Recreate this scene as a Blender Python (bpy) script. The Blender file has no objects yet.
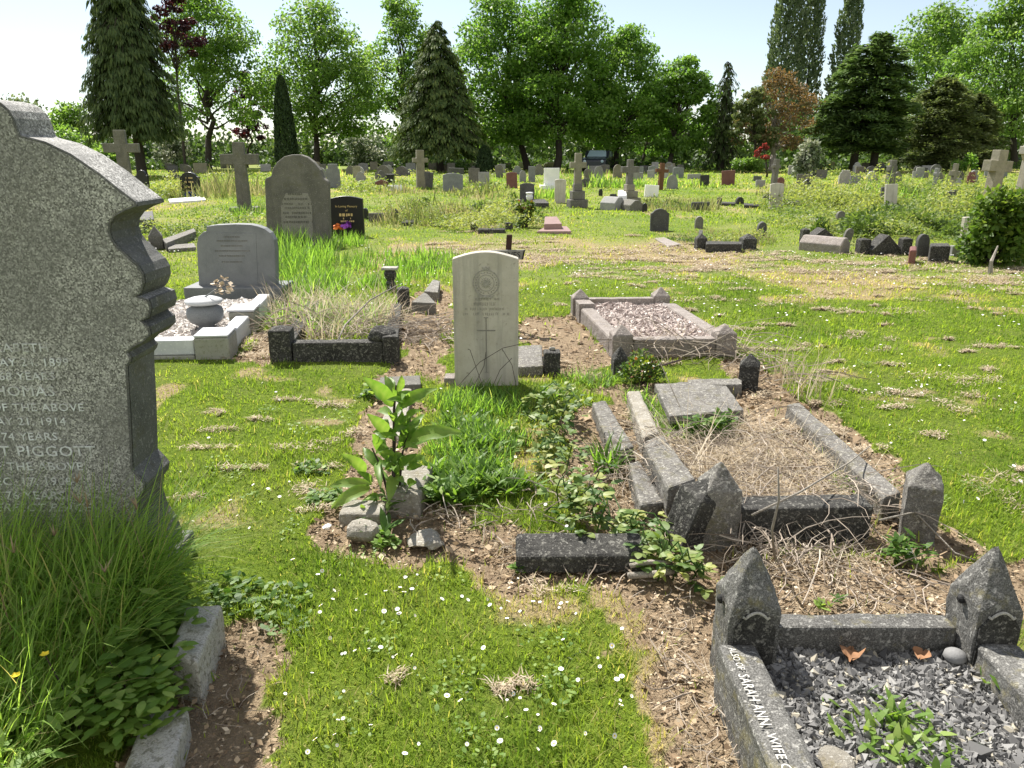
import bpy, math, random
import numpy as np
from mathutils import Vector, Matrix

SC = bpy.context.scene
COL = SC.collection
PI = math.pi
# ------------------------------------------------------------------ camera model
CAM_H, FOC, PITCH = 1.45, 760.0, math.radians(17.1)
EXPOSURE = 1.12
SUN_EL, SUN_AZ = math.radians(53), math.radians(-30)      # azimuth measured from +Y towards +X
cP, sP = math.cos(PITCH), math.sin(PITCH)

def U(px, py, z=0.0):
    """ground (or height z) point seen at a picture position"""
    a = math.atan((py - 384) / FOC) + PITCH
    f = (CAM_H - z) / math.tan(a)
    d = f * cP + (CAM_H - z) * sP
    return ((px - 512) / FOC * d, f)

def zat(py, y):
    return CAM_H - y * math.tan(math.atan((py - 384) / FOC) + PITCH)

def XZ(px, py, y):
    """point on the upright plane at distance y"""
    z = zat(py, y)
    return ((px - 512) / FOC * (y * cP + (CAM_H - z) * sP), z)

def wid(n, y, z=0.3):
    return n / FOC * (y * cP + (CAM_H - z) * sP)

# ------------------------------------------------------------------ objects
WORN = ['soot blackened sandstone', 'lichen mottled old kerb stone', 'broken rubble stone', 'grey granite kerb', 'pale grey kerb', 'pinkish weathered stone', 'brown grey weathered stone']
def tag(o, label=None, cat=None, group=None, kind=None):
    if label: o['label'] = label
    if cat: o['category'] = cat
    if group: o['group'] = group
    if kind: o['kind'] = kind
    return o

def thing(name, loc, label, cat, group=None):
    o = bpy.data.objects.new(name, None)
    o.empty_display_size = 0.1
    COL.objects.link(o)
    o.location = loc
    return tag(o, label, cat, group)

def root_loc(o):
    v = Vector((0, 0, 0))
    while o is not None:
        v += o.location
        o = o.parent
    return v

def mk(name, geo, mat, parent=None, loc=None, bevel=0, smooth=False, segs=2):
    """one mesh object from (verts in world space, faces)"""
    vs, fs = geo
    me = bpy.data.meshes.new(name)
    o = bpy.data.objects.new(name, me)
    COL.objects.link(o)
    if parent is not None:
        o.parent = parent
        off = root_loc(parent)
    else:
        off = Vector(loc) if loc is not None else Vector((0, 0, 0))
        o.location = off
    vs = np.asarray(vs, dtype=np.float64) - np.array(off)
    me.from_pydata(vs.tolist(), [], [list(f) for f in fs])
    me.validate()
    if mat is not None: me.materials.append(mat)
    if smooth:
        me.polygons.foreach_set('use_smooth', [True] * len(me.polygons))
    if bevel and mat is not None and mat.name in WORN and root_loc(o).y < 8.2:
        m = o.modifiers.new('bevel', 'BEVEL'); m.width = bevel; m.segments = segs; m.limit_method = 'ANGLE'; m.angle_limit = math.radians(28)
        rough(o, .013 if mat.name in WORN[:4] else .007)
    elif bevel:
        m = o.modifiers.new('bevel', 'BEVEL')
        m.width = bevel; m.segments = segs; m.limit_method = 'ANGLE'; m.angle_limit = math.radians(28)
    return o

CLOUDS = {}
def rough(o, strength=.012, size=.07, levels=4):
    """weather a stone: uneven faces and worn, chipped edges"""
    if size not in CLOUDS:
        tx = bpy.data.textures.new('stone wear', 'CLOUDS'); tx.noise_scale = size; tx.noise_depth = 3; CLOUDS[size] = tx
    m = o.modifiers.new('detail', 'SUBSURF'); m.subdivision_type = 'SIMPLE'; m.levels = m.render_levels = levels
    d = o.modifiers.new('wear', 'DISPLACE'); d.texture = CLOUDS[size]; d.texture_coords = 'GLOBAL'; d.strength = strength; d.mid_level = .5
    return o

def join(*gs):
    V, F = [], []
    for vs, fs in gs:
        n = len(V)
        V += [tuple(v) for v in vs]
        F += [tuple(i + n for i in f) for f in fs]
    return V, F

def xf(geo, loc=(0, 0, 0), rz=0.0, rx=0.0, ry=0.0, s=1.0):
    M = Matrix.Translation(loc) @ Matrix.Rotation(rz, 4, 'Z') @ Matrix.Rotation(ry, 4, 'Y') @ Matrix.Rotation(rx, 4, 'X') @ Matrix.Scale(s, 4)
    return [tuple(M @ Vector(v)) for v in geo[0]], geo[1]

def box(x0, x1, y0, y1, z0, z1):
    v = [(x, y, z) for z in (z0, z1) for (x, y) in ((x0, y0), (x1, y0), (x1, y1), (x0, y1))]
    return v, [(3, 2, 1, 0), (4, 5, 6, 7), (0, 1, 5, 4), (1, 2, 6, 5), (2, 3, 7, 6), (3, 0, 4, 7)]

def area2(p):
    return sum(p[i][0] * p[(i + 1) % len(p)][1] - p[(i + 1) % len(p)][0] * p[i][1] for i in range(len(p)))

def prism_y(out, y0, y1):
    """outline in (x, z) extruded from y0 (front) to y1"""
    if area2(out) < 0: out = out[::-1]
    n = len(out)
    v = [(x, y0, z) for x, z in out] + [(x, y1, z) for x, z in out]
    f = [tuple(range(n)), tuple(range(2 * n - 1, n - 1, -1))]
    f += [(i, i + n, (i + 1) % n + n, (i + 1) % n) for i in range(n)]
    return v, f

def prism_z(out, z0, z1):
    if area2(out) < 0: out = out[::-1]
    n = len(out)
    v = [(x, y, z0) for x, y in out] + [(x, y, z1) for x, y in out]
    f = [tuple(range(n - 1, -1, -1)), tuple(range(n, 2 * n))]
    f += [(i, (i + 1) % n, (i + 1) % n + n, i + n) for i in range(n)]
    return v, f

def quad_slab(px4, zt, h, grow=0.0):
    """block whose top face is seen at four picture points, zt may be a list"""
    zs = zt if isinstance(zt, (list, tuple)) else [zt] * len(px4)
    top = [(*U(p[0], p[1], z), z) for p, z in zip(px4, zs)]
    o2 = [(x, y) for x, y, z in top]
    if area2(o2) < 0: top = top[::-1]
    n = len(top)
    v = [(x, y, z - h) for x, y, z in top] + top
    f = [tuple(range(n - 1, -1, -1)), tuple(range(n, 2 * n))]
    f += [(i, (i + 1) % n, (i + 1) % n + n, i + n) for i in range(n)]
    return v, f

def lathe(prof, n=20, loc=(0, 0, 0)):
    v, f = [], []
    for r, z in prof:
        for i in range(n):
            a = 2 * PI * i / n
            v.append((loc[0] + r * math.cos(a), loc[1] + r * math.sin(a), loc[2] + z))
    m = len(prof)
    for k in range(m - 1):
        for i in range(n):
            j = (i + 1) % n
            f.append((k * n + i, k * n + j, (k + 1) * n + j, (k + 1) * n + i))
    f.append(tuple(range(n - 1, -1, -1)))
    f.append(tuple((m - 1) * n + i for i in range(n)))
    return v, f

def tube(path, rad, n=6):
    path = [Vector(p) for p in path]
    if not isinstance(rad, (list, tuple)): rad = [rad] * len(path)
    v, f = [], []
    for k, p in enumerate(path):
        d = (path[min(k + 1, len(path) - 1)] - path[max(k - 1, 0)]).normalized()
        a = d.cross(Vector((0.31, 0.93, 0.2))).normalized()
        b = d.cross(a)
        for i in range(n):
            t = 2 * PI * i / n
            v.append(tuple(p + (a * math.cos(t) + b * math.sin(t)) * rad[k]))
    for k in range(len(path) - 1):
        for i in range(n):
            j = (i + 1) % n
            f.append((k * n + i, k * n + j, (k + 1) * n + j, (k + 1) * n + i))
    f.append(tuple(range(n - 1, -1, -1)))
    f.append(tuple((len(path) - 1) * n + i for i in range(n)))
    return v, f

def pyramid(x0, x1, y0, y1, z0, z1):
    v = [(x0, y0, z0), (x1, y0, z0), (x1, y1, z0), (x0, y1, z0), ((x0 + x1) / 2, (y0 + y1) / 2, z1)]
    return v, [(3, 2, 1, 0), (0, 1, 4), (1, 2, 4), (2, 3, 4), (3, 0, 4)]

def post_geo(w, d, eave, apex, z0=-0.12):
    """square kerb post with a pyramid cap, centred on the origin: one closed shell"""
    a, b = w / 2, d / 2
    v = [(-a, -b, z0), (a, -b, z0), (a, b, z0), (-a, b, z0), (-a, -b, eave), (a, -b, eave), (a, b, eave), (-a, b, eave), (0, 0, apex)]
    return v, [(3, 2, 1, 0), (0, 1, 5, 4), (1, 2, 6, 5), (2, 3, 7, 6), (3, 0, 4, 7), (4, 5, 8), (5, 6, 8), (6, 7, 8), (7, 4, 8)]

def rock_geo(r, seed, flat=0.7, n=2):
    import bmesh
    rnd = random.Random(seed)
    bm = bmesh.new()
    bmesh.ops.create_icosphere(bm, subdivisions=n, radius=1)
    for _ in range(7):     # facets cut by random planes
        d = Vector((rnd.gauss(0, 1), rnd.gauss(0, 1), rnd.gauss(0, 1))).normalized()
        c = rnd.uniform(.55, .85)
        for v in bm.verts:
            t = v.co.dot(d)
            if t > c: v.co -= d * (t - c)
    sx, sy = rnd.uniform(.85, 1.2), rnd.uniform(.8, 1.1)
    vs = [(v.co.x * r * sx, v.co.y * r * sy, v.co.z * r * flat) for v in bm.verts]
    fs = [tuple(x.index for x in f.verts) for f in bm.faces]
    bm.free()
    return vs, fs

def text_geo(body, size, align='CENTER', depth=0.0015, shear=0.0, space=1.0):
    cu = bpy.data.curves.new('lettering', 'FONT')
    cu.body = body; cu.size = size; cu.align_x = align; cu.extrude = depth; cu.resolution_u = 2
    cu.shear = shear; cu.space_character = space
    o = bpy.data.objects.new('lettering', cu)
    COL.objects.link(o)
    dg = bpy.context.evaluated_depsgraph_get()
    me = bpy.data.meshes.new_from_object(o.evaluated_get(dg))
    v = [tuple(x.co) for x in me.vertices]
    f = [tuple(p.vertices) for p in me.polygons]
    bpy.data.objects.remove(o); bpy.data.curves.remove(cu); bpy.data.meshes.remove(me)
    return v, f

def upright(geo, x, y, z):
    """text laid in XY turned to stand in the XZ plane, facing the viewer at -Y"""
    return [(x + a, y - c, z + b) for a, b, c in geo[0]], geo[1]

# ------------------------------------------------------------------ numpy meshes
def np_mesh(name, V, loops, sizes, mat, attrs=None, parent=None, loc=None, smooth=False):
    me = bpy.data.meshes.new(name)
    off = np.array(root_loc(parent)) if parent is not None else (np.array(loc) if loc is not None else np.zeros(3))
    V = (np.asarray(V, np.float64) - off).astype(np.float32)
    me.vertices.add(len(V)); me.vertices.foreach_set('co', V.ravel())
    me.loops.add(len(loops)); me.loops.foreach_set('vertex_index', np.asarray(loops, np.int32))
    me.polygons.add(len(sizes))
    st = np.concatenate(([0], np.cumsum(sizes)[:-1])).astype(np.int32)
    me.polygons.foreach_set('loop_start', st)
    me.polygons.foreach_set('use_smooth', np.full(len(sizes), bool(smooth)))
    for k, a in (attrs or {}).items():
        at = me.attributes.new(k, 'FLOAT', 'POINT'); at.data.foreach_set('value', np.asarray(a, np.float32))
    me.update(calc_edges=True)
    me.materials.append(mat)
    o = bpy.data.objects.new(name, me); COL.objects.link(o)
    if parent is not None: o.parent = parent
    elif loc is not None: o.location = loc
    return o

class Cloud:
    """collects blades and leaves (numpy) into one mesh"""
    def __init__(s): s.V, s.L, s.S, s.T, s.n = [], [], [], [], 0
    def add(s, V, quads, tint):
        s.V.append(V.reshape(-1, 3)); s.L.append((quads + s.n).ravel()); s.S.append(np.full(len(quads), quads.shape[1], np.int32))
        s.T.append(tint.ravel()); s.n += len(V.reshape(-1, 3))
    def ribbons(s, base, phi, lean, curl, length, width, tint, seg=3, leaf=False, twist=None):
        N = len(base)
        if N == 0: return
        phi, lean, curl, length, width, tint = [np.broadcast_to(np.asarray(a, float), (N,)) for a in (phi, lean, curl, length, width, tint)]
        t = np.linspace(0, 1, seg + 1)
        th = lean[:, None] + curl[:, None] * ((t[:-1] + t[1:]) / 2)[None]
        dh, dz = np.sin(th) * length[:, None] / seg, np.cos(th) * length[:, None] / seg
        h = np.concatenate((np.zeros((N, 1)), np.cumsum(dh, 1)), 1); z = np.concatenate((np.zeros((N, 1)), np.cumsum(dz, 1)), 1)
        cx, sx = np.cos(phi), np.sin(phi)
        P = np.stack((base[:, 0:1] + h * cx[:, None], base[:, 1:2] + h * sx[:, None], base[:, 2:3] + z), -1)
        sa = phi + PI / 2 if twist is None else phi + PI / 2 + twist
        side = np.stack((np.cos(sa), np.sin(sa), np.zeros(N)), -1)[:, None, :]
        w = (np.sin(PI * np.clip(t * .93 + .06, 0, 1)) ** .8 if leaf else (1 - t ** 1.6) * .96 + .04)[None, :, None] * width[:, None, None] / 2
        V = np.stack((P - side * w, P + side * w), 2)          # N, seg+1, 2, 3
        i = (np.arange(N) * 2 * (seg + 1))[:, None, None] + (np.arange(seg) * 2)[None, :, None] + np.array([0, 1, 3, 2])[None, None]
        s.add(V, i.reshape(-1, 4), np.repeat(tint, 2 * (seg + 1)))
    def leaves(s, c, d, nrm, L, W, tint, fold=0.0):
        """rhombic leaves at points c along unit d with facing nrm"""
        N = len(c)
        if N == 0: return
        L, W, tint = [np.broadcast_to(np.asarray(a, float), (N,)) for a in (L, W, tint)]
        sd = np.cross(d, nrm); sd /= np.linalg.norm(sd, axis=1, keepdims=True) + 1e-9
        nn = np.cross(sd, d)
        a = c - d * (L / 2)[:, None]; b = c + d * (L / 2)[:, None]
        m = c + d * (L * -.05)[:, None] - nn * (fold * W)[:, None]
        V = np.stack((a, m + sd * (W / 2)[:, None] + nn * (fold * W)[:, None], b, m - sd * (W / 2)[:, None] + nn * (fold * W)[:, None]), 1)
        q = (np.arange(N) * 4)[:, None] + np.arange(4)[None]
        s.add(V, q, np.repeat(tint, 4))
    def build(s, name, mat, parent=None, loc=None, smooth=False):
        return np_mesh(name, np.concatenate(s.V), np.concatenate(s.L), np.concatenate(s.S), mat, {'tint': np.concatenate(s.T)}, parent, loc, smooth)

def hash2(i, j, k):
    h = (i.astype(np.int64) * 374761393 + j.astype(np.int64) * 668265263 + k * 2147483647) & 0x7fffffff
    h = ((h ^ (h >> 13)) * 1274126177) & 0x7fffffff
    return ((h ^ (h >> 16)) & 0xffff) / 65535.0

def noise2(x, y, sc, k=0):
    x, y = np.asarray(x, float) / sc, np.asarray(y, float) / sc
    i, j = np.floor(x), np.floor(y)
    u, v = x - i, y - j
    u, v = u * u * (3 - 2 * u), v * v * (3 - 2 * v)
    return (hash2(i, j, k) * (1 - u) + hash2(i + 1, j, k) * u) * (1 - v) + (hash2(i, j + 1, k) * (1 - u) + hash2(i + 1, j + 1, k) * u) * v

def inside(poly, x, y):
    r = np.zeros(x.shape, bool)
    n = len(poly)
    for i in range(n):
        x0, y0 = poly[i]; x1, y1 = poly[(i + 1) % n]
        if y0 == y1: continue
        c = ((y0 > y) != (y1 > y)) & (x < (x1 - x0) * (y - y0) / (y1 - y0) + x0)
        r ^= c
    return r

def unit(a):
    return a / (np.linalg.norm(a, axis=-1, keepdims=True) + 1e-9)
# ------------------------------------------------------------------ materials
class NT:
    def __init__(s, name):
        s.m = bpy.data.materials.new(name); s.m.use_nodes = True
        s.t = s.m.node_tree; s.t.nodes.clear()
        s.out = s.n('ShaderNodeOutputMaterial')
    def n(s, ty, **kw):
        nd = s.t.nodes.new(ty)
        for k, v in kw.items():
            if hasattr(nd, k): setattr(nd, k, v)
            else: nd.inputs[k.replace('_', ' ')].default_value = v
        return nd
    def l(s, a, b): s.t.links.new(a, b)
    def noise(s, vec, scale, detail=4, rough=.6):
        nd = s.n('ShaderNodeTexNoise'); nd.inputs['Scale'].default_value = scale
        nd.inputs['Detail'].default_value = detail; nd.inputs['Roughness'].default_value = rough
        if vec is not None: s.l(vec, nd.inputs['Vector'])
        return nd.outputs['Fac']
    def ramp(s, fac, stops, interp='LINEAR'):
        nd = s.n('ShaderNodeValToRGB'); nd.color_ramp.interpolation = interp
        e = nd.color_ramp.elements
        while len(e) < len(stops): e.new(.5)
        for k, (p, c) in enumerate(stops):
            e[k].position = p; e[k].color = (*c, 1) if len(c) == 3 else c
        s.l(fac, nd.inputs['Fac']); return nd.outputs['Color']
    def mix(s, fac, a, b, mode='MIX'):
        nd = s.n('ShaderNodeMix'); nd.data_type = 'RGBA'; nd.blend_type = mode
        for sock, v in ((nd.inputs['Factor'], fac), (nd.inputs[6], a), (nd.inputs[7], b)):
            if hasattr(v, 'type') and hasattr(v, 'links'): s.l(v, sock)
            elif isinstance(v, (tuple, list)): sock.default_value = (*v, 1)
            else: sock.default_value = v
        return nd.outputs[2]
    def math(s, op, a, b=0.0, clamp=False):
        nd = s.n('ShaderNodeMath'); nd.operation = op; nd.use_clamp = clamp
        for i, v in enumerate((a, b)):
            if hasattr(v, 'links'): s.l(v, nd.inputs[i])
            else: nd.inputs[i].default_value = v
        return nd.outputs[0]
    def attr(s, name):
        nd = s.n('ShaderNodeAttribute'); nd.attribute_name = name; return nd.outputs['Fac']
    def pos(s): return s.n('ShaderNodeNewGeometry').outputs['Position']
    def rand(s): return s.n('ShaderNodeObjectInfo').outputs['Random']
    def bump(s, h, strength=.3, dist=.01):
        nd = s.n('ShaderNodeBump'); nd.inputs['Strength'].default_value = strength; nd.inputs['Distance'].default_value = dist
        s.l(h, nd.inputs['Height']); return nd.outputs['Normal']
    def bsdf(s, col, rough=.85, nrm=None, spec=.3, metal=0):
        b = s.n('ShaderNodeBsdfPrincipled')
        b.inputs['Roughness'].default_value = rough; b.inputs['Metallic'].default_value = metal
        b.inputs['Specular IOR Level'].default_value = spec
        if hasattr(col, 'links'): s.l(col, b.inputs['Base Color'])
        else: b.inputs['Base Color'].default_value = (*col, 1)
        if nrm is not None: s.l(nrm, b.inputs['Normal'])
        return b.outputs[0]
    def done(s, sh): s.l(sh, s.out.inputs['Surface']); return s.m

def stone(name, a, b, spk=None, spk_sc=220, spk_amt=.5, big=4, lichen=None, lich_amt=.56, moss=None, rough=.88, bump=.45, spec=.25, vary=.25, streak=None):
    """weathered stone: two tones in cloudy patches, fine speckle, lichen blotches, moss on some, rain streaks"""
    t = NT(name); p = t.pos()
    c = t.mix(t.ramp(t.noise(p, big, 6, .65), [(.34, (0, 0, 0)), (.66, (1, 1, 1))]), a, b)
    if spk is not None:
        f = t.noise(p, spk_sc, 2, .7)
        c = t.mix(t.math('MULTIPLY', t.ramp(f, [(.50, (0, 0, 0)), (.58, (1, 1, 1))]), spk_amt), c, spk)
        c = t.mix(t.math('MULTIPLY', t.ramp(f, [(.36, (1, 1, 1)), (.46, (0, 0, 0))]), spk_amt * .8), c, tuple(x * .25 for x in a))
    if streak is not None:
        mp = t.n('ShaderNodeMapping'); mp.inputs['Scale'].default_value = (14, 14, 1.2); t.l(p, mp.inputs['Vector'])
        c = t.mix(t.math('MULTIPLY', t.ramp(t.noise(mp.outputs[0], 1.0, 4, .6), [(.5, (0, 0, 0)), (.68, (1, 1, 1))]), .65), c, streak)
    if lichen is not None:
        f = t.noise(p, big * 5.5, 5, .72)
        c = t.mix(t.math('MULTIPLY', t.ramp(f, [(lich_amt, (0, 0, 0)), (lich_amt + .06, (1, 1, 1))]), .8), c, lichen)
        f2 = t.noise(p, 75, 4, .6)
        c = t.mix(t.math('MULTIPLY', t.ramp(f2, [(.60, (0, 0, 0)), (.63, (1, 1, 1))]), .6), c, tuple(min(.75, x * 1.35 + .02) for x in lichen))
    if moss is not None:
        f = t.noise(p, big * 1.7, 5, .7)
        c = t.mix(t.math('MULTIPLY', t.ramp(f, [(.54, (0, 0, 0)), (.7, (1, 1, 1))]), .75), c, moss)
    if vary:
        v = t.math('ADD', t.math('MULTIPLY', t.rand(), vary * 2), 1 - vary)
        cc = t.n('ShaderNodeCombineColor'); [t.l(v, cc.inputs[i]) for i in range(3)]
        c = t.mix(1.0, c, cc.outputs[0], 'MULTIPLY')
    h = t.math('ADD', t.noise(p, 90, 5, .7), t.math('MULTIPLY', t.noise(p, 14, 4, .6), 1.5))
    return t.done(t.bsdf(c, rough, t.bump(h, bump, .012), spec))

def leafmat(name, stops, trans=.4, rough=.5, spec=.3, boost=1.5, yel=(1.15, 1.15, .55), patch=None):
    """leaf or blade: tint attribute picks the colour, light comes through"""
    t = NT(name)
    tint = t.attr('tint')
    c = t.ramp(tint, stops)
    if patch:
        f = t.noise(t.pos(), patch[0], 3, .6)
        c = t.mix(t.math('MULTIPLY', t.ramp(f, [(.42, (0, 0, 0)), (.62, (1, 1, 1))]), patch[2]), c, patch[1])
    tc = t.mix(1.0, c, tuple(x * boost for x in yel), 'MULTIPLY')
    d = t.bsdf(c, rough, None, spec)
    tr = t.n('ShaderNodeBsdfTranslucent'); t.l(tc, tr.inputs['Color'])
    mx = t.n('ShaderNodeMixShader'); mx.inputs[0].default_value = trans
    t.l(d, mx.inputs[1]); t.l(tr.outputs[0], mx.inputs[2])
    return t.done(mx.outputs[0])

def plain(name, c, rough=.7, spec=.3, var=.15, sc=40, bump=0, metal=0):
    t = NT(name); p = t.pos()
    k = t.mix(t.noise(p, sc, 3, .6), tuple(x * (1 - var) for x in c), tuple(min(1, x * (1 + var)) for x in c))
    nr = t.bump(t.noise(p, sc * 2, 4, .6), bump, .01) if bump else None
    return t.done(t.bsdf(k, rough, nr, spec, metal))

def barkmat(name, a, b):
    t = NT(name); p = t.pos()
    mp = t.n('ShaderNodeMapping'); mp.inputs['Scale'].default_value = (9, 9, 1.5); t.l(p, mp.inputs['Vector'])
    f = t.noise(mp.outputs[0], 1.5, 5, .7)
    return t.done(t.bsdf(t.mix(f, a, b), .95, t.bump(f, .8, .05), .1))

M = {}
def granite_mat():
    t = NT('speckled grey granite'); p = t.pos()
    mp = t.n('ShaderNodeMapping'); mp.inputs['Scale'].default_value = (1, 1, .85); t.l(p, mp.inputs['Vector'])
    wv = t.n('ShaderNodeVectorMath'); wv.operation = 'ADD'
    nz = t.n('ShaderNodeTexNoise'); nz.inputs['Scale'].default_value = 60; t.l(p, nz.inputs['Vector'])
    sc = t.n('ShaderNodeVectorMath'); sc.operation = 'SCALE'; sc.inputs['Scale'].default_value = .002; t.l(nz.outputs['Color'], sc.inputs[0])
    t.l(mp.outputs[0], wv.inputs[0]); t.l(sc.outputs[0], wv.inputs[1])
    v = t.n('ShaderNodeTexVoronoi'); v.inputs['Scale'].default_value = 240; t.l(wv.outputs[0], v.inputs['Vector'])
    sp = t.n('ShaderNodeSeparateColor'); t.l(v.outputs['Color'], sp.inputs[0])
    c = t.ramp(sp.outputs[0], [(0, (.085, .083, .076)), (.25, (.18, .178, .168)), (.55, (.285, .282, .268)), (.8, (.41, .405, .385)), (1, (.6, .595, .57))])
    big = t.noise(p, 3.0, 6, .65); mid = t.noise(p, 11, 5, .7)
    k = t.math('ADD', t.math('MULTIPLY', big, .65), t.math('MULTIPLY', mid, .35))
    c = t.mix(t.math('MULTIPLY', t.ramp(k, [(.44, (1, 1, 1)), (.56, (0, 0, 0))]), .55), c, (.145, .145, .138))
    c = t.mix(t.math('MULTIPLY', t.ramp(t.noise(p, 2.1, 5, .7), [(.55, (0, 0, 0)), (.7, (1, 1, 1))]), .4), c, (.18, .173, .145))
    return t.done(t.bsdf(c, .8, t.bump(t.math('ADD', sp.outputs[0], t.noise(p, 120, 4, .7)), .25, .008), .2))
M['granite'] = granite_mat()
M['granite_dark'] = stone('dark weathered granite', (.07, .072, .07), (.13, .13, .125), (.22, .22, .21), 260, .35, 6, lichen=(.2, .2, .19), lich_amt=.62, moss=(.09, .085, .05), rough=.8, bump=.3, vary=0)
M['portland'] = stone('pale limestone with rain streaks', (.40, .375, .31), (.5, .475, .41), None, big=5, lichen=(.27, .25, .21), lich_amt=.62, streak=(.24, .235, .21), bump=.2, vary=.05)
M['sand'] = stone('buff sandstone', (.17, .157, .12), (.25, .232, .18), None, big=5, lichen=(.17, .16, .12), lich_amt=.55, moss=(.16, .16, .085), bump=.4)
M['sooty'] = stone('soot blackened sandstone', (.018, .0175, .0165), (.05, .049, .044), (.11, .108, .1), 200, .3, 9, lichen=(.18, .175, .155), lich_amt=.555, bump=.6, vary=.12)
M['oldkerb'] = stone('lichen mottled old kerb stone', (.085, .08, .072), (.17, .162, .148), (.25, .24, .22), 170, .4, 8, lichen=(.32, .31, .275), lich_amt=.56, moss=(.13, .12, .06), bump=.6, vary=.1)
M['pink'] = stone('pinkish weathered stone', (.17, .148, .134), (.26, .23, .21), (.33, .3, .28), 190, .35, 7, lichen=(.40, .37, .33), lich_amt=.6, moss=(.17, .145, .11), bump=.5, vary=.08)
M['greykerb'] = stone('grey granite kerb', (.055, .054, .050), (.115, .113, .105), (.22, .217, .205), 240, .5, 8, lichen=(.27, .265, .245), lich_amt=.58, moss=(.17, .15, .06), bump=.4, vary=.08)
M['palekerb'] = stone('pale grey kerb', (.31, .3, .27), (.43, .415, .38), (.52, .505, .47), 210, .4, 8, lichen=(.15, .145, .11), lich_amt=.54, moss=(.2, .19, .1), bump=.6, vary=.06)
M['marble'] = stone('bluish white marble', (.42, .435, .46), (.54, .55, .57), None, big=6, lichen=(.5, .5, .5), lich_amt=.62, rough=.55, bump=.15, vary=.05)
M['block'] = stone('grey green concrete', (.24, .24, .2), (.31, .31, .27), None, big=9, lichen=(.18, .18, .13), lich_amt=.55, bump=.4, vary=.05)
M['slate'] = stone('blue grey granite', (.135, .145, .15), (.195, .205, .21), (.27, .28, .285), 260, .4, 6, rough=.6, bump=.15, vary=.06)
M['brownstone'] = stone('brown grey weathered stone', (.105, .102, .09), (.165, .158, .138), None, big=4, lichen=(.24, .235, .21), lich_amt=.62, moss=(.12, .115, .075), streak=(.1, .095, .085), bump=.4, vary=.1)
M['panel'] = stone('bleached inscription panel', (.28, .27, .24), (.22, .21, .185), None, big=14, lichen=(.15, .145, .125), lich_amt=.5, bump=.3, vary=0)
M['greystone'] = stone('mid grey headstone', (.22, .22, .215), (.31, .31, .3), (.38, .38, .37), 180, .3, 5, lichen=(.17, .165, .15), lich_amt=.6, bump=.3)
M['darkstone'] = stone('dark grey headstone', (.065, .065, .065), (.11, .11, .105), None, big=6, lichen=(.17, .17, .155), lich_amt=.63, bump=.4)
M['white'] = stone('white marble', (.68, .69, .69), (.8, .8, .79), None, big=5, lichen=(.5, .5, .47), lich_amt=.68, rough=.5, bump=.1, vary=.05)
M['redgran'] = stone('red brown granite', (.12, .05, .04), (.18, .08, .065), (.24, .14, .12), 220, .3, 5, rough=.5, bump=.1, vary=.08)
M['pinkslab'] = stone('rose granite slab', (.24, .15, .135), (.33, .22, .2), (.4, .3, .28), 200, .4, 6, rough=.4, bump=.1, vary=.05)
M['black'] = plain('polished black granite', (.012, .012, .013), .35, .4, .3, 90)
M['gold'] = plain('gilded lettering', (.55, .42, .2), .5)
M['letter'] = stone('worn pale lettering', (.72, .75, .78), (.36, .36, .34), None, big=22, bump=.1, vary=0)
M['kerbletter'] = stone('white painted lettering', (.62, .61, .57), (.42, .41, .38), None, big=30, bump=.1, vary=0)
M['engrave'] = plain('engraving with painted shade', (.21, .20, .175), .9, .1, .3, 60)  # flat darker tone standing in for shade in the cut lines
M['relief'] = stone('limestone relief', (.30, .29, .255), (.38, .365, .325), None, big=30, lichen=(.2, .195, .17), lich_amt=.5, bump=.4, vary=0)
M['timber'] = barkmat('dark wet timber', (.035, .02, .018), (.08, .045, .04))
M['rustwood'] = barkmat('red brown timber', (.10, .05, .03), (.19, .10, .06))
M['plaque'] = plain('grey painted plaque', (.22, .215, .2), .8, .2, .3, 50, .3)
M['ink'] = plain('black paint', (.015, .015, .015), .7)
M['rubble'] = stone('broken rubble stone', (.22, .2, .165), (.33, .31, .265), None, big=12, lichen=(.42, .41, .37), lich_amt=.6, moss=(.2, .17, .09), bump=.8, vary=.15)
M['pebble'] = plain('smooth grey pebble', (.2, .2, .2), .8, .2, .2, 60, .2)
M['chip_pink'] = leafmat('pink and white stone chippings', [(0, (.2, .16, .145)), (.4, (.35, .29, .265)), (.75, (.48, .42, .385)), (1, (.66, .61, .57))], 0, .9, .1)
M['chip_dark'] = leafmat('dark slate chippings', [(0, (.045, .045, .045)), (.5, (.135, .133, .13)), (.8, (.235, .232, .225)), (.95, (.27, .265, .25)), (1, (.37, .34, .27))], 0, .7, .3)
M['chip_white'] = leafmat('white and grey chippings', [(0, (.28, .25, .22)), (.5, (.52, .48, .44)), (1, (.8, .78, .75))], 0, .9, .1)
G0 = [(0, (.08, .15, .02)), (.35, (.16, .245, .034)), (.7, (.25, .33, .055)), (.9, (.34, .36, .08)), (1, (.46, .39, .2))]
M['lawn'] = leafmat('mown lawn blades', G0, .48, .7, .12)
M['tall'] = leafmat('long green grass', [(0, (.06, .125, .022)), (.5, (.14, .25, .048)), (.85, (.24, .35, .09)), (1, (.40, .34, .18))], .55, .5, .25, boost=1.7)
M['straw'] = leafmat('dry straw', [(0, (.26, .205, .145)), (.5, (.47, .395, .285)), (1, (.68, .62, .5))], .25, .8, .1, yel=(1, .95, .8))
M['twig'] = leafmat('dead bramble stems', [(0, (.16, .13, .10)), (.5, (.32, .27, .22)), (1, (.5, .44, .37))], 0, .9, .1)
M['litter'] = leafmat('leaf litter and soil crumbs', [(0, (.07, .047, .03)), (.35, (.23, .165, .105)), (.7, (.42, .325, .215)), (1, (.62, .53, .4))], .12, .9, .1, yel=(1, .9, .7))
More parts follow.
